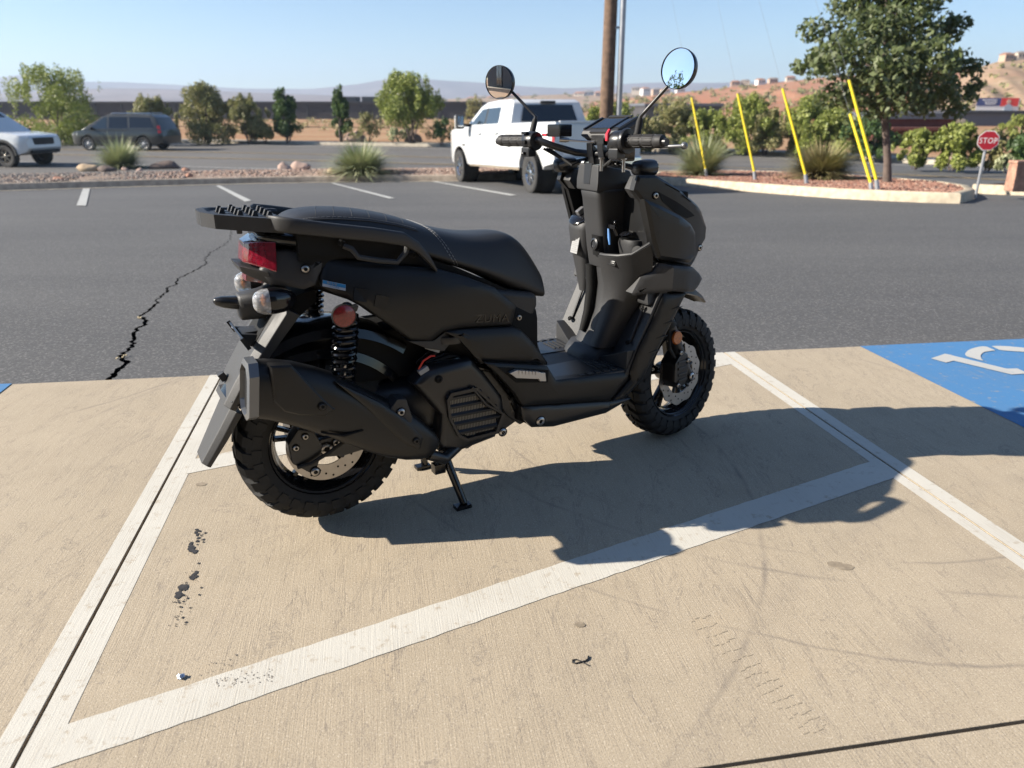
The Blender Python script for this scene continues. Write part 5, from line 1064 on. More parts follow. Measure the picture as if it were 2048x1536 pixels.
m=MB(); m.add([(-.42,-.68,1.155),(-.42,.68,1.155),(-1.30,.58,1.735),(-1.30,-.58,1.735),(-.45,-.68,1.13),(-.45,.68,1.13),(-1.33,.58,1.71),(-1.33,-.58,1.71)],[(0,1,2,3),(4,7,6,5),(0,4,5,1),(1,5,6,2),(2,6,7,3),(3,7,4,0)]); m.build('windscreen',GLASSB,t2)
m=MB(); m.box((.90,0,.78),(.10,1.0,.34)); m.build('grille',TRIM,t2,bevel=.03); m=MB(); m.box((.93,0,.50),(.16,1.3,.12)); m.build('front_bumper',TRIM,t2,bevel=.03)
list(side_panel('front_door',[(-1.60,.55),(-1.60,1.10),(-.62,1.10),(-.52,.60)],hw2,.010,CARW,t2,bevel=.012))
for s in (-1,1):
    m=MB(); m.box((.80,s*.66,.93),(.22,.30,.10),Matrix.Rotation(R(-s*22),3,'Z')); m.build('head_lamp',HLAMP,t2,bevel=.03); m=MB(); m.box((.83,s*.60,.62),(.18,.26,.10)); m.build('fog_recess',TRIM,t2,bevel=.02)
    for cx in (0,-WB2):
        m=MB(); A=arch(cx,.42,.56,0,180,16); B_=arch(cx,.42,.47,180,0,16); m.prism(A+B_,s*.88,s*.965); m.build('wheel_arch',TRIM,t2,bevel=.01); car_wheel(t2,cx,s*.80,.385,.26,6,simple('bronze_wheel',(.20,.18,.15),.35,metal=.8) if 'bronze_wheel' not in bpy.data.materials else bpy.data.materials['bronze_wheel'],.58)
    m=MB(); m.box((-.62,s*1.03,1.16),(.10,.18,.13)); m.build('door_mirror',TRIM,t2,bevel=.03)
m=MB(); m.box((-1.6,0,.5),(4.0,1.4,.25)); m.build('chassis',TRIM,t2)
for ch in t2.children:
    if ch.type=='MESH' and ch.name.split('.')[0]!='wheel_arch': ch.data.transform(Matrix.Diagonal((1,1,1.08,1)))
# --- grey minivan on the far lane, facing left
p=gp(252,301,ROADZ); t3=empty('minivan',p+Vector((-.35,.9,0)),R(180-6),'dark grey minivan driving on the far side of the road','minivan')
hx=interp([(-2.6,.90),(-2.2,.97),(1.5,.97),(2.2,.90),(2.45,.72),(2.58,.50)]); hz=interp([(.2,.93),(.5,1.0),(.9,.99),(1.05,.95),(1.75,.70)]); hw3=lambda x,z:hx(x)*hz(z)
wx=1.50
prof=[(-2.52,.35),(-2.58,.7),(-2.52,1.02),(1.55,1.0),(2.10,.93),(2.42,.80),(2.56,.62),(2.52,.32),(1.95,.24)]+arch(wx,.34,.40,5,175)+[(1.05,.22),(-1.05,.22)]+arch(-wx,.34,.40,5,175)+[(-2.0,.28)]
m=MB(); m.prism(prof,-1,1); warp_build(m,'body',CARG,t3,hw3,.05)
m=MB(); m.prism([(-2.50,1.0),(-2.22,1.58),(-2.0,1.72),(-1.0,1.76),(.20,1.73),(.55,1.66),(1.75,.98)],-1,1); warp_build(m,'roof',CARG,t3,hw3,.05)
list(side_panel('front_window',[(.36,1.06),(.36,1.60),(.52,1.60),(1.30,1.06)],hw3,.006,GLASSB,t3)); list(side_panel('sliding_door_window',[(-.75,1.08),(-.72,1.62),(.26,1.62),(.26,1.08)],hw3,.006,GLASS,t3)); list(side_panel('rear_side_window',[(-2.15,1.10),(-1.95,1.58),(-.84,1.62),(-.86,1.10)],hw3,.006,GLASS,t3))
list(side_panel('sliding_door',[(-.80,.34),(-.80,1.0),(.30,1.0),(.30,.34)],hw3,.008,CARG,t3)); list(side_panel('front_door',[(.34,.34),(.34,1.0),(1.30,.98),(1.02,.34)],hw3,.008,CARG,t3)); list(side_panel('tail_lamp',[(-2.52,.85),(-2.45,1.2),(-2.30,1.2),(-2.36,.85)],hw3,.01,TLAMP,t3)); list(side_panel('head_lamp',[(2.05,.72),(2.0,.86),(2.35,.80),(2.46,.68)],hw3,.01,HLAMP,t3))
for s in (-1,1):
    m=MB(); m.tube([(-1.9,s*.58,1.74),(-1.8,s*.58,1.79),(.1,s*.58,1.79),(.2,s*.58,1.75)],.02,8); m.build('roof_rail',CHRM,t3)
    m=MB(); m.box((1.15,s*1.02,1.08),(.12,.18,.13)); m.build('door_mirror',CARG,t3,bevel=.03)
    for x in (wx,-wx): car_wheel(t3,x,s*.84,.33,.21,7,ALU,.66)
m=MB(); m.box((0,0,.4),(4.2,1.4,.25)); m.build('chassis',TRIM,t3)
m=MB(); m.add([(1.70,-.68,1.02),(1.70,.68,1.02),(.60,.60,1.655),(.60,-.60,1.655)],[(0,1,2,3)]); m.v=[(x+.02,y,z+.02) for x,y,z in m.v]; m.build('windscreen',GLASSB,t3)
# ------------------------------------------------------------------ utility pole, guy guards, stop sign, stone post
WOOD=simple('pole_wood',(.14,.088,.058),.9,var=.35,vs=9,bump=.5,bs=40,bd=.01); GALV=simple('galvanised_steel',(.34,.35,.37),.45,metal=.5,var=.1,vs=6); YELP=simple('yellow_guard_plastic',(.72,.56,.02),.45,var=.12,vs=5)
PY=19.5; pb_=at(1207,330,PY); ptop=at(1226,0,PY); pz=gz(pb_.x,PY); bxp=pb_.x+.02
up=empty('utility_pole',(bxp,PY,pz),0,'brown wooden utility pole rising behind the white pickup','utility pole')
m=MB(); m.tube([(0,0,-.2),(.0,0,4),(0,0,9)],[.175,.155,.135],20); m.build('pole',WOOD,up)
m=MB(); m.tube([(.30,-.10,0),(.27,-.10,5),(.24,-.10,8.5)],.07,12); m.build('conduit',GALV,up)
for z in (1.5,3.5,5.5): m=MB(); m.box((.14,-.08,z),(.34,.05,.05)); m.build('conduit_strap',GALV,up)
m=MB(); m.box((0,0,8.3),(2.4,.12,.14)); m.build('cross_arm',WOOD,up)
guys=[((1415,357),(1383,195),'leftmost of the yellow guy wire guards, rising beside a grey green sotol'),((1513,364),(1475,187),'yellow guy wire guard second from left on the red gravel island'),((1617,372),(1565,177),'yellow guy wire guard beside the rounded grass clump on the island'),((1760,386),(1698,160),'taller yellow guy wire guard in front of the tree trunk, its top among the leaves'),((1747,384),(1700,228),'shorter yellow guy wire guard leaning close beside its taller twin by the tree')]
for (b,t,lb) in guys:
    p0=lot(*b,.10); Yd=p0.y+.0; d0=ray(*b); p1=at(t[0],t[1],p0.y+.55)
    v=p1-p0; g_=empty('guy_wire',p0,0,lb,'guy wire',"guy wires anchored on the island")
    n=v.normalized(); m=MB(); m.tube([v*.10,v],[.027,.024],10); m.build('yellow_guard',YELP,g_)
    m=MB(); m.tube([Vector((0,0,-.15)),v*.12],[.045,.036],10); m.build('anchor_sleeve',GALV,g_); m=MB(); m.tube([v*.97,v*3.0],.002,5); m.build('cable',GALV,g_)
REDS=simple('sign_red',(.28,.010,.022),.45); SWH=simple('sign_white',(.62,.60,.60),.5)
sp=lot(1953,383,.14); stp=at(1973,281,sp.y); hgt=stp.z-sp.z
ss=empty('stop_sign',sp,0,'red octagonal STOP sign on a thin steel post beside the road','road sign')
yaw=math.atan2(sp.x,sp.y); Ms=Matrix.Translation((0,-.03,hgt))@Matrix.Rotation(-yaw*.6,4,'Z')
m=MB(); m.tube([(0,0,-.1),(0,0,hgt+.1)],.022,8); m.build('post',GALV,ss)
sz=(at(1973,262,sp.y)-at(1973,301,sp.y)).length/2
o8=[(sz*1.06*math.cos(R(22.5+45*k)),sz*1.06*math.sin(R(22.5+45*k))) for k in range(8)]
m=MB(); m.prism(o8,-.003,.003); m.build('white_border',SWH,ss,M=Ms); m=MB(); m.prism([(x*.93,z*.93) for x,z in o8],-.006,-.003); m.build('sign_face',REDS,ss,M=Ms)
text_mesh('STOP',sz*.82,.001,SWH,ss,Ms@Matrix.Translation((-sz*.83,-.008,-sz*.28))@Matrix.Rotation(R(90),4,'X')@Matrix.Diagonal((.80,1,1,1)))
STONE=simple('red_sandstone',(.36,.20,.14),.9,var=.3,vs=12,bump=.6,bs=30,bd=.02)
p=lot(2030,381,.14); m=MB(); m.box((0,0,.22),(.24,.26,.46)); m.box((0,0,.46),(.27,.29,.05)); o=m.build('stone_bollard',STONE,None,bevel=.02); o.location=p; tag(o,'short reddish stone bollard at the right edge beyond the stop sign','bollard')
# ------------------------------------------------------------------ boulders
BLD=[simple('tan_boulder',(.42,.31,.20),.9,var=.25,vs=4,bump=.6,bs=14,bd=.03),simple('red_boulder',(.36,.19,.13),.9,var=.25,vs=5,bump=.6,bs=14,bd=.03),simple('dark_boulder',(.13,.095,.08),.9,var=.25,vs=5,bump=.6,bs=14,bd=.03),simple('pink_boulder',(.44,.31,.25),.9,var=.2,vs=5,bump=.6,bs=14,bd=.03)]
def boulder(p,sx,sy,sz_,mat,label,seed):
    rnd=random.Random(seed); m=MB(); m.ell((0,0,sz_*.55),(sx,sy,sz_),14,9)
    m.v=[(x*(1+.16*math.sin(3.1*y/sx+seed)+.10*math.sin(5*z/sz_+seed*2)),y*(1+.15*math.sin(2.7*x/sx+seed)),max(-.05,z*(1+.16*math.sin(3*x/sx+2*seed)+.1*math.cos(4*y/sx)))) for x,y,z in m.v]
    o=m.build('boulder',mat,None,ang=60); o.location=p; tag(o,label,'boulder','landscape boulders'); return o
def mound(px,py):
    z=-.5
    for i in range(40):
        p=gp(px,py,z); z=.5*z+.5*mound_z(p.x,p.y)
    return Vector((p.x,p.y,z-.03))
for (px,py),s,mi,lab in (((178,341),(.34,.22,.16),0,'pale tan flat boulder at the left foot of the left sotol'),((215,342),(.30,.22,.12),2,'dark low boulder just right of the pale tan one'),((330,336),(.55,.3,.16),2,'wide dark brown boulder on the mound right of the left sotol'),((118,359),(.14,.1,.06),1,'small red stone at far left of the gravel by the kerb'),((165,358),(.10,.08,.05),3,'small pink stone by the kerb, right of the red one'),((372,341),(.14,.1,.07),1,'small red stone at the right end of the left mound'),((377,352),(.09,.08,.06),1,'little red stone near the kerb below the left mound'),((250,340),(.12,.10,.08),3,'rounded pinkish stone under the left sotol'),((280,342),(.13,.1,.07),3,'second rounded pinkish stone right of the left sotol'),((570,340),(.26,.18,.17),3,'pinkish boulder with a rounded top left of the middle sotol'),((602,340),(.30,.18,.16),3,'long tan pink boulder beside the rounded one, left of the middle sotol'),((668,345),(.16,.12,.09),0,'small yellowish tan stone at the foot of the middle sotol'),((786,347),(.10,.10,.07),3,'pale pebble boulder right of the middle sotol')):
    boulder(mound(px,py),*s,BLD[mi],lab,int(px))
def fld(px,py): 
    z=-.6
    for i in range(30):
        p=gp(px,py,z); z=gz(p.x,p.y)+.16
    return p
for (px,py),s,mi,lab in (((710,283),(.62,.5,.36),3,'large pinkish boulder at the far verge right of the slim tree'),((827,284),(.5,.4,.26),2,'dark boulder at the far verge under the airy tree'),((122,281),(.6,.45,.30),2,'dark boulder under the big shrub left of the minivan'),((85,281),(.45,.4,.22),2,'darker small boulder at the foot of the big left shrub'),((1903,325),(.42,.32,.22),3,'pale rounded boulder on the far verge left of the stop sign'),((1890,262),(1.6,1.2,.8),0,'orange tan boulder among shrubs in front of the low dark red building'),((1905,258),(1.2,1.0,.6),3,'pale boulder on the slope right of the orange one')):
    boulder(fld(px,py),*s,BLD[mi],lab,int(px)+3)
# ------------------------------------------------------------------ vegetation
def leaf_mat(name,cols,tr=.25):
    m,t,b=nm(name); g=NT(t); f=g.node('ShaderNodeNewGeometry').outputs['Random Per Island']
    c=g.ramp(f,[(k/(len(cols)-1),q) for k,q in enumerate(cols)]); t.links.new(c,b.inputs['Base Color']); sock(b,'Roughness',.5); sock(b,'Specular IOR Level',.35)
    tl_=g.node('ShaderNodeBsdfTranslucent'); t.links.new(g.mix(.5,c,(.16,.22,.03)),tl_.inputs[0]); mx=g.node('ShaderNodeMixShader'); mx.inputs[0].default_value=tr
    out=t.nodes['Material Output']; t.links.new(b.outputs[0],mx.inputs[1]); t.links.new(tl_.outputs[0],mx.inputs[2]); t.links.new(mx.outputs[0],out.inputs[0]); return m
LF_SH=leaf_mat('desert_shrub_leaf',[(00.179,00.221,00.055),(00.276,00.317,00.076),(00.345,00.373,00.097),(00.207,00.221,00.083)]); LF_OL=leaf_mat('olive_shrub_leaf',[(00.194,00.194,00.082),(00.299,00.283,00.127),(00.373,00.313,00.165),(00.224,00.239,00.090)]); LF_DK=leaf_mat('dark_leaf',[(00.053,00.096,00.035),(00.088,00.149,00.049),(00.114,00.175,00.061),(00.070,00.105,00.053)]); LF_TR=leaf_mat('ash_leaf',[(.060,.082,.034),(.105,.135,.055),(.165,.190,.085),(.125,.140,.075)])
LF_GR=leaf_mat('sotol_leaf',[(000.275,000.326,000.173),(000.378,000.413,000.241),(000.481,000.481,000.293),(000.344,000.344,000.206)],.15); LF_BR=leaf_mat('dry_grass',[(00.374,00.301,00.159),(00.288,00.245,00.115),(00.215,00.215,00.086),(00.431,00.345,00.201)],.15)
BARK=simple('bark',(.12,.09,.075),.9,var=.3,vs=14,bump=.6,bs=60,bd=.01)
def leaves(rng,cs,rs,n,size,asp=.55,shell=.35):
    cs=np.array(cs,float); rs=np.array(rs,float); w_=rs[:,0]*rs[:,1]*rs[:,2]; w_=w_**.8; idx=rng.choice(len(cs),n,p=w_/w_.sum())
    d=rng.normal(size=(n,3)); d/=np.linalg.norm(d,axis=1)[:,None]; rad=rng.random(n)**shell
    C=cs[idx]+d*rs[idx]*rad[:,None]
    u=rng.normal(size=(n,3)); u[:,2]-=.3; u/=np.linalg.norm(u,axis=1)[:,None]; v=rng.normal(size=(n,3)); v-=u*(u*v).sum(1)[:,None]; v/=np.linalg.norm(v,axis=1)[:,None]
    s=size*rng.uniform(.6,1.35,n)[:,None]; nn=np.cross(u,v)
    a=C-u*s; b=C+v*s*asp+nn*s*.15; c=C+u*s; e=C-v*s*asp+nn*s*.15
    V=np.stack([a,b,c,e],1).reshape(-1,3); F=np.arange(4*n).reshape(-1,4); return V,F
def np_mesh(name,V,F,mat,parent,smooth=False):
    me=bpy.data.meshes.new(name); n=len(V); k=F.shape[1]; me.vertices.add(n); me.vertices.foreach_set('co',V.astype(np.float32).ravel()); me.loops.add(F.size); me.loops.foreach_set('vertex_index',F.astype(np.int32).ravel())
    me.polygons.add(len(F)); me.polygons.foreach_set('loop_start',np.arange(0,F.size,k,dtype=np.int32)); me.polygons.foreach_set('loop_total',np.full(len(F),k,dtype=np.int32)); me.update(calc_edges=True); me.materials.append(mat)
    o=bpy.data.objects.new(name,me); col.objects.link(o); o.parent=parent; return o
def shrub(name,p,wd,h,mat,label,cat,seed,n=2600,size=.10,stems=6,base=.18,nb=16,group='desert shrubs along the far verge',narrow=False):
    rng=np.random.default_rng(seed); rnd=random.Random(seed); root=empty(name,p,0,label,cat,group); cs=[];rs=[]; nb=int(nb*1.7)
    for k in range(nb):
        f=(k+.5)/nb; z=h*(base+(1-base)*rnd.uniform(.06,.92)); prof_=math.sin(math.pi*min(.97,(.22 if base>.1 else .36)+(.70 if base>.1 else .56)*z/h)) if not narrow else (1-.62*(z/h))
        a=rnd.random()*6.28; r=wd*.5*prof_*rnd.uniform(.1,.90); s=rnd.uniform(.075,.18)*min(wd,h)
        cs.append((r*math.cos(a),r*math.sin(a),min(z,h-s*.5))); rs.append((s*rnd.uniform(.8,1.3),s*rnd.uniform(.8,1.3),s*rnd.uniform(.7,1.5)))
    for k in range(nb):                        # sprigs that break the outline
        a=rnd.random()*6.28; z=h*rnd.uniform(.5,1.0); r=wd*.5*rnd.uniform(.5,1.0)*(math.sin(math.pi*min(.97,.22+.70*z/h)) if not narrow else (1-.62*z/h)); s=rnd.uniform(.03,.065)*min(wd,h); cs.append((r*math.cos(a),r*math.sin(a),z)); rs.append((s,s,s*2.6))
    V,F=leaves(rng,cs,rs,n,size); np_mesh('crown',V,F,mat,root)
    m=MB()
    for k in range(stems):
        c=cs[k%nb]; b=rnd.uniform(-.06,.06)*wd,rnd.uniform(-.06,.06)*wd; m.tube([(b[0],b[1],-.1),(b[0]*.5+c[0]*.5,b[1]*.5+c[1]*.5,c[2]*.55),(c[0],c[1],c[2])],[.05*h/3,.03*h/3,.012*h/3],6)
    m.build('trunk',BARK,root); return root
def far_shrub(x0,x1,yt,yb,mat,label,seed,cat='shrub',name='desert_shrub',**kw):
    p=fld((x0+x1)/2,yb); wd=(at(x1,yb,p.y)-at(x0,yb,p.y)).length*1.08; h=at((x0+x1)/2,yt,p.y).z-p.z; kw.setdefault('n',int(2600+1100*wd*h)); kw['n']=min(kw['n'],22000); kw.setdefault('size',.062); return shrub(name,p,wd,h,mat,label,cat,seed,**kw)
far_shrub(18,238,136,282,LF_SH,'largest yellow green shrub, at left behind the minivan',1,nb=30,stems=9,base=.03)
far_shrub(258,362,195,285,LF_OL,'small olive shrub behind the rear of the minivan',2,base=.03)
far_shrub(362,470,170,283,LF_OL,'broad brownish green shrub right of the minivan',3,nb=22,stems=7,base=.05); far_shrub(440,548,196,283,LF_OL,'lower brownish shrub between the broad one and the young tree',4,base=.05); far_shrub(505,560,246,283,LF_DK,'small dark bush at the foot of the young tree',14,n=1200)
far_shrub(544,606,180,283,LF_DK,'young dark green tree with a split top',5,cat='tree',name='young_tree',narrow=True,base=.08); far_shrub(660,708,174,284,LF_DK,'slim dark columnar tree left of the large pinkish boulder',6,cat='tree',name='young_tree',narrow=True,base=.08)
far_shrub(752,892,148,286,LF_SH,'airy yellow green tree left of the white pickup',7,cat='tree',name='desert_tree',base=.34,nb=22,stems=8); far_shrub(700,775,226,284,LF_OL,'low straw coloured bush behind the large pinkish boulder',8,n=1500); far_shrub(855,915,240,288,LF_DK,'low dark bush left of the white pickup',9,n=1600)
far_shrub(930,970,192,270,LF_OL,'bush top showing above the pickup bonnet',10,n=1500)
far_shrub(1150,1290,205,300,LF_SH,'yellow green bush behind the utility pole',15,base=.02,nb=20); far_shrub(1270,1425,206,300,LF_OL,'olive bush behind the right mirror stem',16,base=.02,nb=22); far_shrub(1405,1560,194,303,LF_SH,'tall bright green shrub behind the second yellow guard',17,base=.02,nb=24,stems=8); far_shrub(1530,1700,200,308,LF_SH,'bright green shrub behind the third yellow guard',18,base=.02,nb=24); far_shrub(1680,1790,222,316,LF_DK,'shaded green shrub left of the tree trunk',19,base=.02,nb=18)
far_shrub(1340,1470,226,302,LF_SH,'low dense brush between the two leftmost yellow guards',41,base=.02,nb=20); far_shrub(1470,1590,222,305,LF_OL,'low olive brush between the second and third yellow guards',42,base=.02,nb=20); far_shrub(1610,1720,215,311,LF_SH,'dense green brush right of the third yellow guard',43,base=.02,nb=20); far_shrub(1200,1330,232,300,LF_OL,'low brush beneath the right handlebar grip',44,base=.02,nb=18)
far_shrub(1780,1880,262,332,LF_SH,'low shrub right of the tree trunk',20,base=.02); far_shrub(1850,1960,250,334,LF_SH,'rounded green shrub left of the stop sign',21,base=.02,nb=18); far_shrub(1940,2010,262,335,LF_OL,'grey green twiggy bush behind the stop sign',22,base=.02); far_shrub(2000,2080,268,338,LF_DK,'dark green shrub at the right edge',23,base=.02); far_shrub(1995,2060,232,275,LF_SH,'pale yellow bush up the slope at the right edge',24,base=.02); far_shrub(1990,2030,312,338,LF_GR,'small silvery bush below the dark shrub at right',25,base=.02,n=900)
far_shrub(772,802,255,286,LF_GR,'grey green agave left of the dark boulder',26,n=700); far_shrub(800,826,252,284,LF_GR,'second grey green agave under the airy tree',27,n=600)
far_shrub(-60,14,150,290,LF_OL,'thin dry shrub cut by the left edge',28,n=900)
# sotol / grass clumps
def clump(p,wd,h,mat,label,seed,n=900,w0=.017,drop=.30,up=.25):
    wd*=2.1; h*=1.95; n=int(n*1.7)
    rng=np.random.default_rng(seed); root=empty('sotol_plant',p,0,label,'plant','sotol clumps in the planters'); V=[];F=[]
    for k in range(n):
        a=rng.random()*6.283; el=math.asin(min(1,rng.random()*(1-up)+up*rng.random())); L=h*rng.uniform(.55,1.05)*(1 if el>.6 else wd/2/h); d=np.array([math.cos(a)*math.cos(el),math.sin(a)*math.cos(el),math.sin(el)])
        s=np.array([-math.sin(a),math.cos(a),0])*w0*rng.uniform(.6,1.2); b=d*.03; mid=d*L*.55; t=d*L-np.array([0,0,drop*L*L*.5*math.cos(el)/h])
        o=len(V); V+= [b-s,b+s,mid+s*.8,mid-s*.8,t]; F+= [(o,o+1,o+2,o+3),(o+3,o+2,o+4,o+4)]
    V=np.array(V); f=[q for q in F]; m=MB(); m.add([tuple(v) for v in V],[q if q[2]!=q[3] else q[:3] for q in f]); m.build('blades',mat,root,flat=True)
    m=MB(); m.ell((0,0,.02),(.12,.12,.10),10,6); m.build('base',BARK,root); return root
clump(mound(243,335),1.35,.74,LF_GR,'grey green sotol on the mound left, in front of the minivan',31); clump(mound(722,348),1.35,.60,LF_BR if False else LF_GR,'wide spiky sotol on the strip left of the pickup',32,n=1000)
def isl(px,py): return lot(px,py,.13)
clump(isl(1402,352),.90,.66,LF_GR,'tall pale sotol on the island beside the leftmost guard',33,n=1000); clump(isl(1640,359),1.15,.56,LF_BR,'rounded brown tipped grass clump between guard and tree on the island',34,n=1500)
# the island tree
tp=isl(1774,366); tr_=empty('ash_tree',tp,0,'green leafy tree with a slim leaning trunk on the gravel island','tree')
sc1=tp.y/(FPX*C_)*1.0; rnd=random.Random(5)
def tpx(px,py,dy=0): q=at(px,py,tp.y+dy); return q-tp
T=[tpx(1774,368),tpx(1775,320),tpx(1772,270),tpx(1768,225),tpx(1768,150),tpx(1772,60),tpx(1775,-60)]
m=MB(); m.tube(T,[.088,.072,.07,.062,.05,.035,.015],12); m.build('trunk',BARK,tr_)
cs=[];rs=[]
blobs=[(1640,130,.0,42),(1625,60,.3,34),(1690,110,-.4,55),(1700,190,.2,50),(1650,195,.3,30),(1600,130,.2,20),(1740,60,-.3,60),(1770,140,-.6,60),(1760,5,.3,62),(1830,40,-.2,60),(1850,120,-.5,62),(1800,190,-.6,52),(1740,200,-.3,45),(1870,190,-.2,55),(1910,130,.3,45),(1895,60,.5,40),(1930,190,.3,34),(1915,45,.3,28),(1820,-30,.0,70),(1740,-50,.2,60),(1880,-30,.4,50),(1690,20,.3,48),(1660,90,.5,40),(1800,90,.6,70),(1760,150,.8,60),(1840,180,.7,50),(1960,165,.3,20),(1600,140,-.2,16),(1840,-100,.2,70),(1760,-120,.1,60),(1680,-40,.2,36),(1700,235,.0,18),(1770,215,.1,36)]
for bx_,by_,dy,rp in blobs:
    q=tpx(bx_,by_,dy*1.6); r_=rp*sc1*.82; cs.append(tuple(q)); rs.append((r_,r_,r_*.85))
    for k in range(2):
        a=rnd.random()*6.28; e=rnd.uniform(-.6,.6); s=r_*rnd.uniform(.35,.5); cs.append((q.x+r_*.95*math.cos(a)*math.cos(e),q.y+r_*.95*math.sin(a)*math.cos(e),q.z+r_*.9*math.sin(e))); rs.append((s,s,s))
V,F=leaves(np.random.default_rng(9),cs,rs,14500,.062,.55,.55); np_mesh('crown',V,F,LF_TR,tr_)
for k,(bx_,by_,dy,rp) in enumerate(blobs[::2]):
    q=tpx(bx_,by_,dy*1.6); b=T[3].lerp(T[5],min(1,max(0,(215-by_)/240))); m=MB(); m.tube([b,b.lerp(q,.5)+Vector((0,0,-.08)),q],[.028,.018,.006],7); m.build('limb',BARK,tr_)
# ------------------------------------------------------------------ far buildings, billboard, hills, mountains
DKW=simple('dark_grey_cladding',(.050,.048,.052),.8,var=.2,vs=.3); DKR=simple('dark_roof',(.035,.036,.042),.7); BRK=simple('dark_red_brick',(.13,.045,.035),.9,var=.2,vs=2); SLATE=simple('slate_blue_roof',(.10,.11,.13),.7)
def bldg(name,x0,x1,yt,yb,Y,dep,mat,roof,label,cat='building',over=.4):
    a=at(x0,yb,Y); b=at(x1,yb,Y); t=at((x0+x1)/2,yt,Y); w_=b.x-a.x; h=t.z+.7+.0; root=empty(name,((a.x+b.x)/2,Y+dep/2,-.7),0,label,cat)
    m=MB(); m.box((0,0,h/2),(w_,dep,h)); m.build('wall',mat,root); m=MB(); m.box((0,0,h+.15),(w_+over,dep+over,.3)); m.build('roof',roof,root); return root,w_,h
wroot,ww,wh_=bldg('warehouse',-1150,960,207,246,125,60,DKW,DKR,'very long low dark grey warehouse across the field')
for k in range(40):
    m=MB(); m.box((-ww/2+ww*(k+.5)/40,-30.06,wh_/2),(.25,.12,wh_)); m.build('wall_rib',DKR,wroot)
for x in (690,735): m=MB(); q=at(x,204,150); m.box((q.x-wroot.location.x,0,wh_+.8),(3.2,4,1.1)); m.build('roof_unit',DKR,wroot,bevel=.05)
broot,bw,bh=bldg('brick_building',1760,1905,238,281,42,10,BRK,SLATE,'low dark red building behind the tree trunk'); m=MB(); m.box((-bw*.1,-5.03,bh*.25),(bw*.28,.08,bh*.5)); m.build('garage_door',simple('brown_door',(.10,.06,.05),.6),broot); m=MB(); m.box((0,-5.6,bh*.62),(bw,1.2,.15)); m.build('awning',BRK,broot)
bldg('low_building',1900,2120,228,255,80,20,SLATE,DKR,'long slate blue low roofed building below the billboard'); bldg('low_building',1290,1440,212,250,95,18,DKW,SLATE,'dark low building behind the bushes right of the handlebar')
bb=at(1992,226,115); bt=at(1992,196,115); bl_,br_=at(1949,226,115),at(2034,226,115); bw=br_.x-bl_.x; bh=bt.z-bb.z
bo=empty('billboard',(bb.x,115,-.7),0,'large billboard in red, white and navy on the slope at right','billboard'); z0=bb.z+.7
def bpan(nm_,u0,u1,v0,v1,c,d=.06,skew=0):
    m=MB(); m.prism([(-bw/2+u0*bw,z0+v0*bh),(-bw/2+u1*bw,z0+v0*bh),(-bw/2+(u1+skew)*bw,z0+v1*bh),(-bw/2+(u0+skew)*bw,z0+v1*bh)],-d,.0); m.build(nm_,c,bo)
BW=simple('billboard_white',(.75,.75,.75),.6); BN=simple('billboard_navy',(.05,.07,.20),.6); BR=simple('billboard_red',(.65,.04,.03),.6); SKIN=simple('print_skin',(.55,.38,.30),.7); BYL=simple('billboard_cream',(.70,.65,.42),.6)
bpan('board',0,1,0,1,BW,.02); bpan('navy_field',0,.58,.48,1,BN,.05); bpan('red_field',.56,.97,.45,1,BR,.07); bpan('cream_band',.03,.97,0,.16,BYL,.06)
for k,(a,b_,c) in enumerate(((.12,.46,.84),(.18,.46,.70),(.2,.44,.58))): bpan('print_line',a,b_,c,c+.06,BW,.08)
m=MB(); m.prism([(bw*(.24+.05*math.cos(6.283*k/16)),z0+bh*(.76+.15*math.sin(6.283*k/16))) for k in range(16)],-.10,0); m.build('printed_head',SKIN,bo); m=MB(); m.prism([(bw*.15,z0+bh*.16),(bw*.36,z0+bh*.16),(bw*.33,z0+bh*.5),(bw*.27,z0+bh*.6),(bw*.21,z0+bh*.6),(bw*.16,z0+bh*.45)],-.09,0); m.build('printed_figure',simple('print_suit',(.35,.42,.5),.7),bo)
for u in (-.3,0,.3): m=MB(); m.box((u*bw,.3,z0/2),(.3,.3,z0)); m.build('post',GALV,bo)
HILLM=dirt_mat('red_hillside',(.36,.15,.085),(.38,.21,.13),(.15,.13,.065),.05); HILL2=dirt_mat('tan_hillside',(.34,.25,.17),(.30,.19,.125),(.13,.125,.06),.05); MTN=simple('mountain_rock',(.20,.16,.15),1,spec=0,var=.3,vs=.004,coord='Object')
def ridge(name,prof,Y,depth,mat,seed,rough=1.0,nx=160,ny=26,base=-.75,kind='structure'):
    rnd=np.random.default_rng(seed); xs=[a for a,b in prof]; pxs=np.linspace(min(xs),max(xs),nx); V=[]
    ph=rnd.random((6,2))*6.28
    for j in range(ny):
        f=j/(ny-1); yy=Y-depth*(1-f)
        for px in pxs:
            py=float(np.interp(px,xs,[b for a,b in prof])); top=at(px,py,Y); z=top.z-base; e=f**1.25
            x=top.x*(yy/Y); nz=sum(math.sin(px*.013*(k+1.7)+ph[k,0]+f*5*(k+.5)*.7)*math.cos(f*7*(k+1)*.6+px*.02*k+ph[k,1])/(k+1.5) for k in range(6))
            V.append((x,yy,base+z*e+nz*rough*z*.10*(math.sin(math.pi*f)+.02)-(.4 if j==0 else 0)))
    for px in pxs:
        py=float(np.interp(px,xs,[b for a,b in prof])); top=at(px,py,Y); V.append((top.x*1.25,Y*1.25,base-1))
    F=[(j*nx+i,j*nx+i+1,(j+1)*nx+i+1,(j+1)*nx+i) for j in range(ny) for i in range(nx-1)]
    m=MB(); m.add(V,F); o=m.build(name,mat,None,ang=180); o['kind']=kind; return o
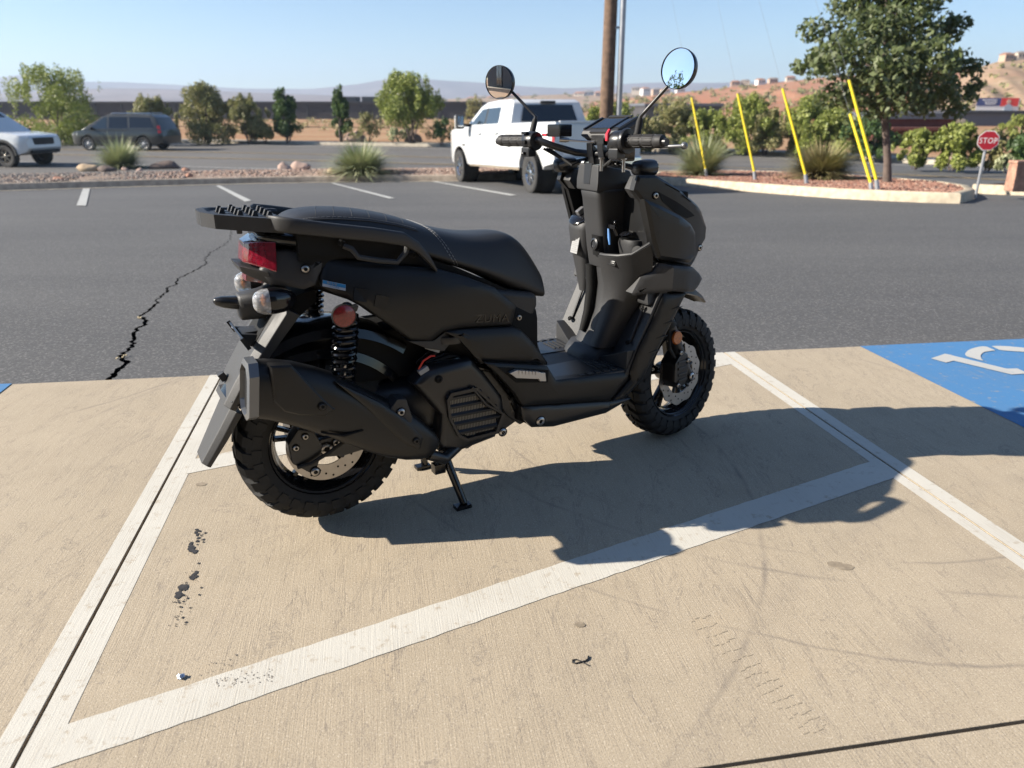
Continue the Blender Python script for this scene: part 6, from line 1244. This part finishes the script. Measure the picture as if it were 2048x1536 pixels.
ridge('red_hill',[(1180,204),(1300,192),(1400,181),(1480,172),(1560,164),(1640,156),(1760,148),(1900,140),(2048,126),(2300,110),(2700,95)],420,260,HILLM,3); ridge('near_hill',[(1840,216),(1900,168),(1960,134),(2000,122),(2048,116),(2150,98),(2500,70)],240,120,HILL2,4)
ridge('town_hill',[(560,214),(780,205),(900,198),(1000,193),(1150,188),(1260,186),(1400,190)],900,350,HILL2,5,.6)
ridge('foothills',[(-900,190),(-300,182),(0,186),(220,176),(330,178),(480,184),(640,190),(800,196),(1000,199),(1200,204)],1700,600,MTN,6,.8)
ridge('mountains',[(-1200,168),(-500,160),(-150,158),(0,156),(40,148),(85,157),(150,163),(240,164),(400,172),(480,177),(620,178),(700,170),(760,161),(786,152),(812,158),(850,157),(885,161),(950,164),(1040,172),(1130,177),(1200,174),(1260,167),(1310,165),(1400,166),(1700,160),(2300,150),(3200,165)],3000,700,MTN,7,.7)
HW=[simple('stucco_cream',(.55,.47,.38),.9),simple('stucco_white',(.66,.63,.60),.9),simple('stucco_tan',(.42,.30,.22),.9)]; HR=[simple('tile_roof',(.33,.17,.11),.9),simple('grey_roof',(.25,.23,.22),.9)]; HWIN=simple('house_window',(.03,.035,.04),.2)
def house(px,py,Y,w_,h,label,k):
    p=at(px,py,Y); root=empty('house',(p.x,Y,p.z-2.5),R((k*37)%50-25),label,'house','houses on the hills'); wm_=HW[k%3]
    m=MB(); m.box((0,0,(h+2.5)/2),(w_,w_*.7,h+2.5)); m.build('wall',wm_,root)
    m=MB(); rr=w_*.56; m.loft([[(-rr,-w_*.42,h+2.5),(rr,-w_*.42,h+2.5),(rr,w_*.42,h+2.5),(-rr,w_*.42,h+2.5)],[(-rr*.55,-.3,h+2.5+w_*.16),(rr*.55,-.3,h+2.5+w_*.16),(rr*.55,.3,h+2.5+w_*.16),(-rr*.55,.3,h+2.5+w_*.16)]]); m.build('roof',HR[k%2],root)
    for u in (-.28,.05,.3): m=MB(); m.box((u*w_,-w_*.35-.05,2.5+h*.55),(w_*.13,.1,h*.4)); m.build('window',HWIN,root)
hl=[(1160,193,860),(1176,190,870),(1200,192,840),(1272,184,700,'white flat house cluster seen between the pole and the right mirror'),(1290,185,690),(1312,187,650),(945,203,880),(965,200,880),(985,201,870),(1010,198,860),(1030,197,880),(880,204,890),(1330,186,560),(1360,184,540),(1470,172,415),(1490,170,415),(1520,168,412),(1545,166,415),(1580,163,410),(1735,150,410),(2012,121,236),(2040,118,236)]
LBL=['small cream house on the far town hill, leftmost of the row right of the pickup roof']
names=['just right of the pickup roof','second right of the pickup roof','just left of the utility pole','','right of the white cluster','near the right mirror stem','left of the left mirror stem','above the pickup cab, first','above the pickup cab, second','above the pickup cab, third','above the pickup cab, last','above the airy tree','low on the red hill under the right mirror','on the red hill right of the right mirror','leftmost on the red ridge','second on the red ridge','third on the red ridge','fourth on the red ridge','fifth on the red ridge, by the guard tops','on the red ridge behind the tree','tan roofed on the nearest hill, left one','tan roofed on the nearest hill, right one']
for k,q in enumerate(hl):
    Y=q[2]; s=Y/850; house(q[0],q[1],Y,(9 if Y>300 else 7)*max(.45,s) if Y<800 else 11,(2.0 if Y<600 else 3.2) if Y>300 else 1.6,q[3] if len(q)>3 else ('small hillside house, '+names[k]),k)
rng=np.random.default_rng(77)                      # scrub covering the hills reads as one mass
cs=[];rs=[]
for o_,n_ in (('red_hill',420),('near_hill',330),('town_hill',260)):
    vs=bpy.data.objects[o_].data.vertices; N_=len(vs)-160
    for k in range(n_):
        v=vs[int(rng.integers(160*4,N_))].co; s=rng.uniform(.5,1.3)*(1 if o_!='near_hill' else .6)*(1.5 if o_=='town_hill' else 1)
        cs.append((v.x+rng.uniform(-3,3),v.y+rng.uniform(-3,3),v.z+s*.4)); rs.append((s*1.3,s*1.3,s*.8))
V,F=leaves(rng,cs,rs,26000,.5,.6,.4); o=np_mesh('hill_scrub',V,F,LF_OL,None); tag(o,'low desert scrub dotting the hillsides','scrub',kind='stuff')
cs=[];rs=[]
for k in range(500):
    x=rng.uniform(-90,40); y=rng.uniform(60,120); s=rng.uniform(.2,.5); cs.append((x,y,-.6)); rs.append((s*1.4,s*1.4,s))
V,F=leaves(rng,cs,rs,14000,.14,.35,.5); o=np_mesh('dry_field_grass',V,F,LF_BR,None); tag(o,'dry straw coloured grass tufts across the field','grass',kind='stuff')
# ------------------------------------------------------------------ the shop building behind the viewer (seen in the mirrors)
STU=simple('dark_stucco',(.10,.095,.092),.85,var=.1,vs=3,bump=.3,bs=60,bd=.004); SHG=simple('shop_glass',(.012,.015,.018),.04,spec=.8)
sb=empty('shop_building',(-6,-5.6,0),R(0),'dark stucco shop front with tall windows, reflected in the left mirror','building')
m=MB(); m.box((0,-3,2.6),(30,6,5.2)); m.build('wall',STU,sb); m=MB(); m.box((0,-3,5.3),(30.5,6.5,.25)); m.build('parapet',DKR,sb)
for x in (-11,-7.2,-3,1.5,6): 
    m=MB(); m.box((x,.02,1.75),(1.5,.10,2.9)); wn_=m.build('window_frame',TRIM,sb)
    for dx in (-.36,.36):
        m=MB(); m.box((x+dx,.08,1.75),(.62,.03,2.6)); m.build('pane',SHG,wn_)
m=MB(); m.box((0,.35,.15),(30,.7,.3)); m.build('plinth',KERB,sb)
shrub('young_tree',Vector((-11.6,.15,-.1)),2.4,3.7,LF_DK,'leafy young tree reflected in the right mirror','tree',91,n=1800,size=.07,group='young trees')

# ------------------------------------------------------------------ haze: even pale air round the whole scene
m=MB(); m.box((0,1850,88.0),(9600,3900,182)); o=m.build('haze',None,None,flat=True); o.data.materials.clear()
hm=bpy.data.materials.new('haze_air'); hm.use_nodes=True; t=hm.node_tree; t.nodes.clear(); ou=t.nodes.new('ShaderNodeOutputMaterial'); pv=t.nodes.new('ShaderNodeVolumePrincipled')
pv.inputs['Color'].default_value=(.64,.79,1,1); pv.inputs['Density'].default_value=3.1e-4; pv.inputs['Anisotropy'].default_value=.2; t.links.new(pv.outputs[0],ou.inputs['Volume']); o.data.materials.append(hm); o['kind']='stuff'; tag(o,'thin pale haze in the air','haze')
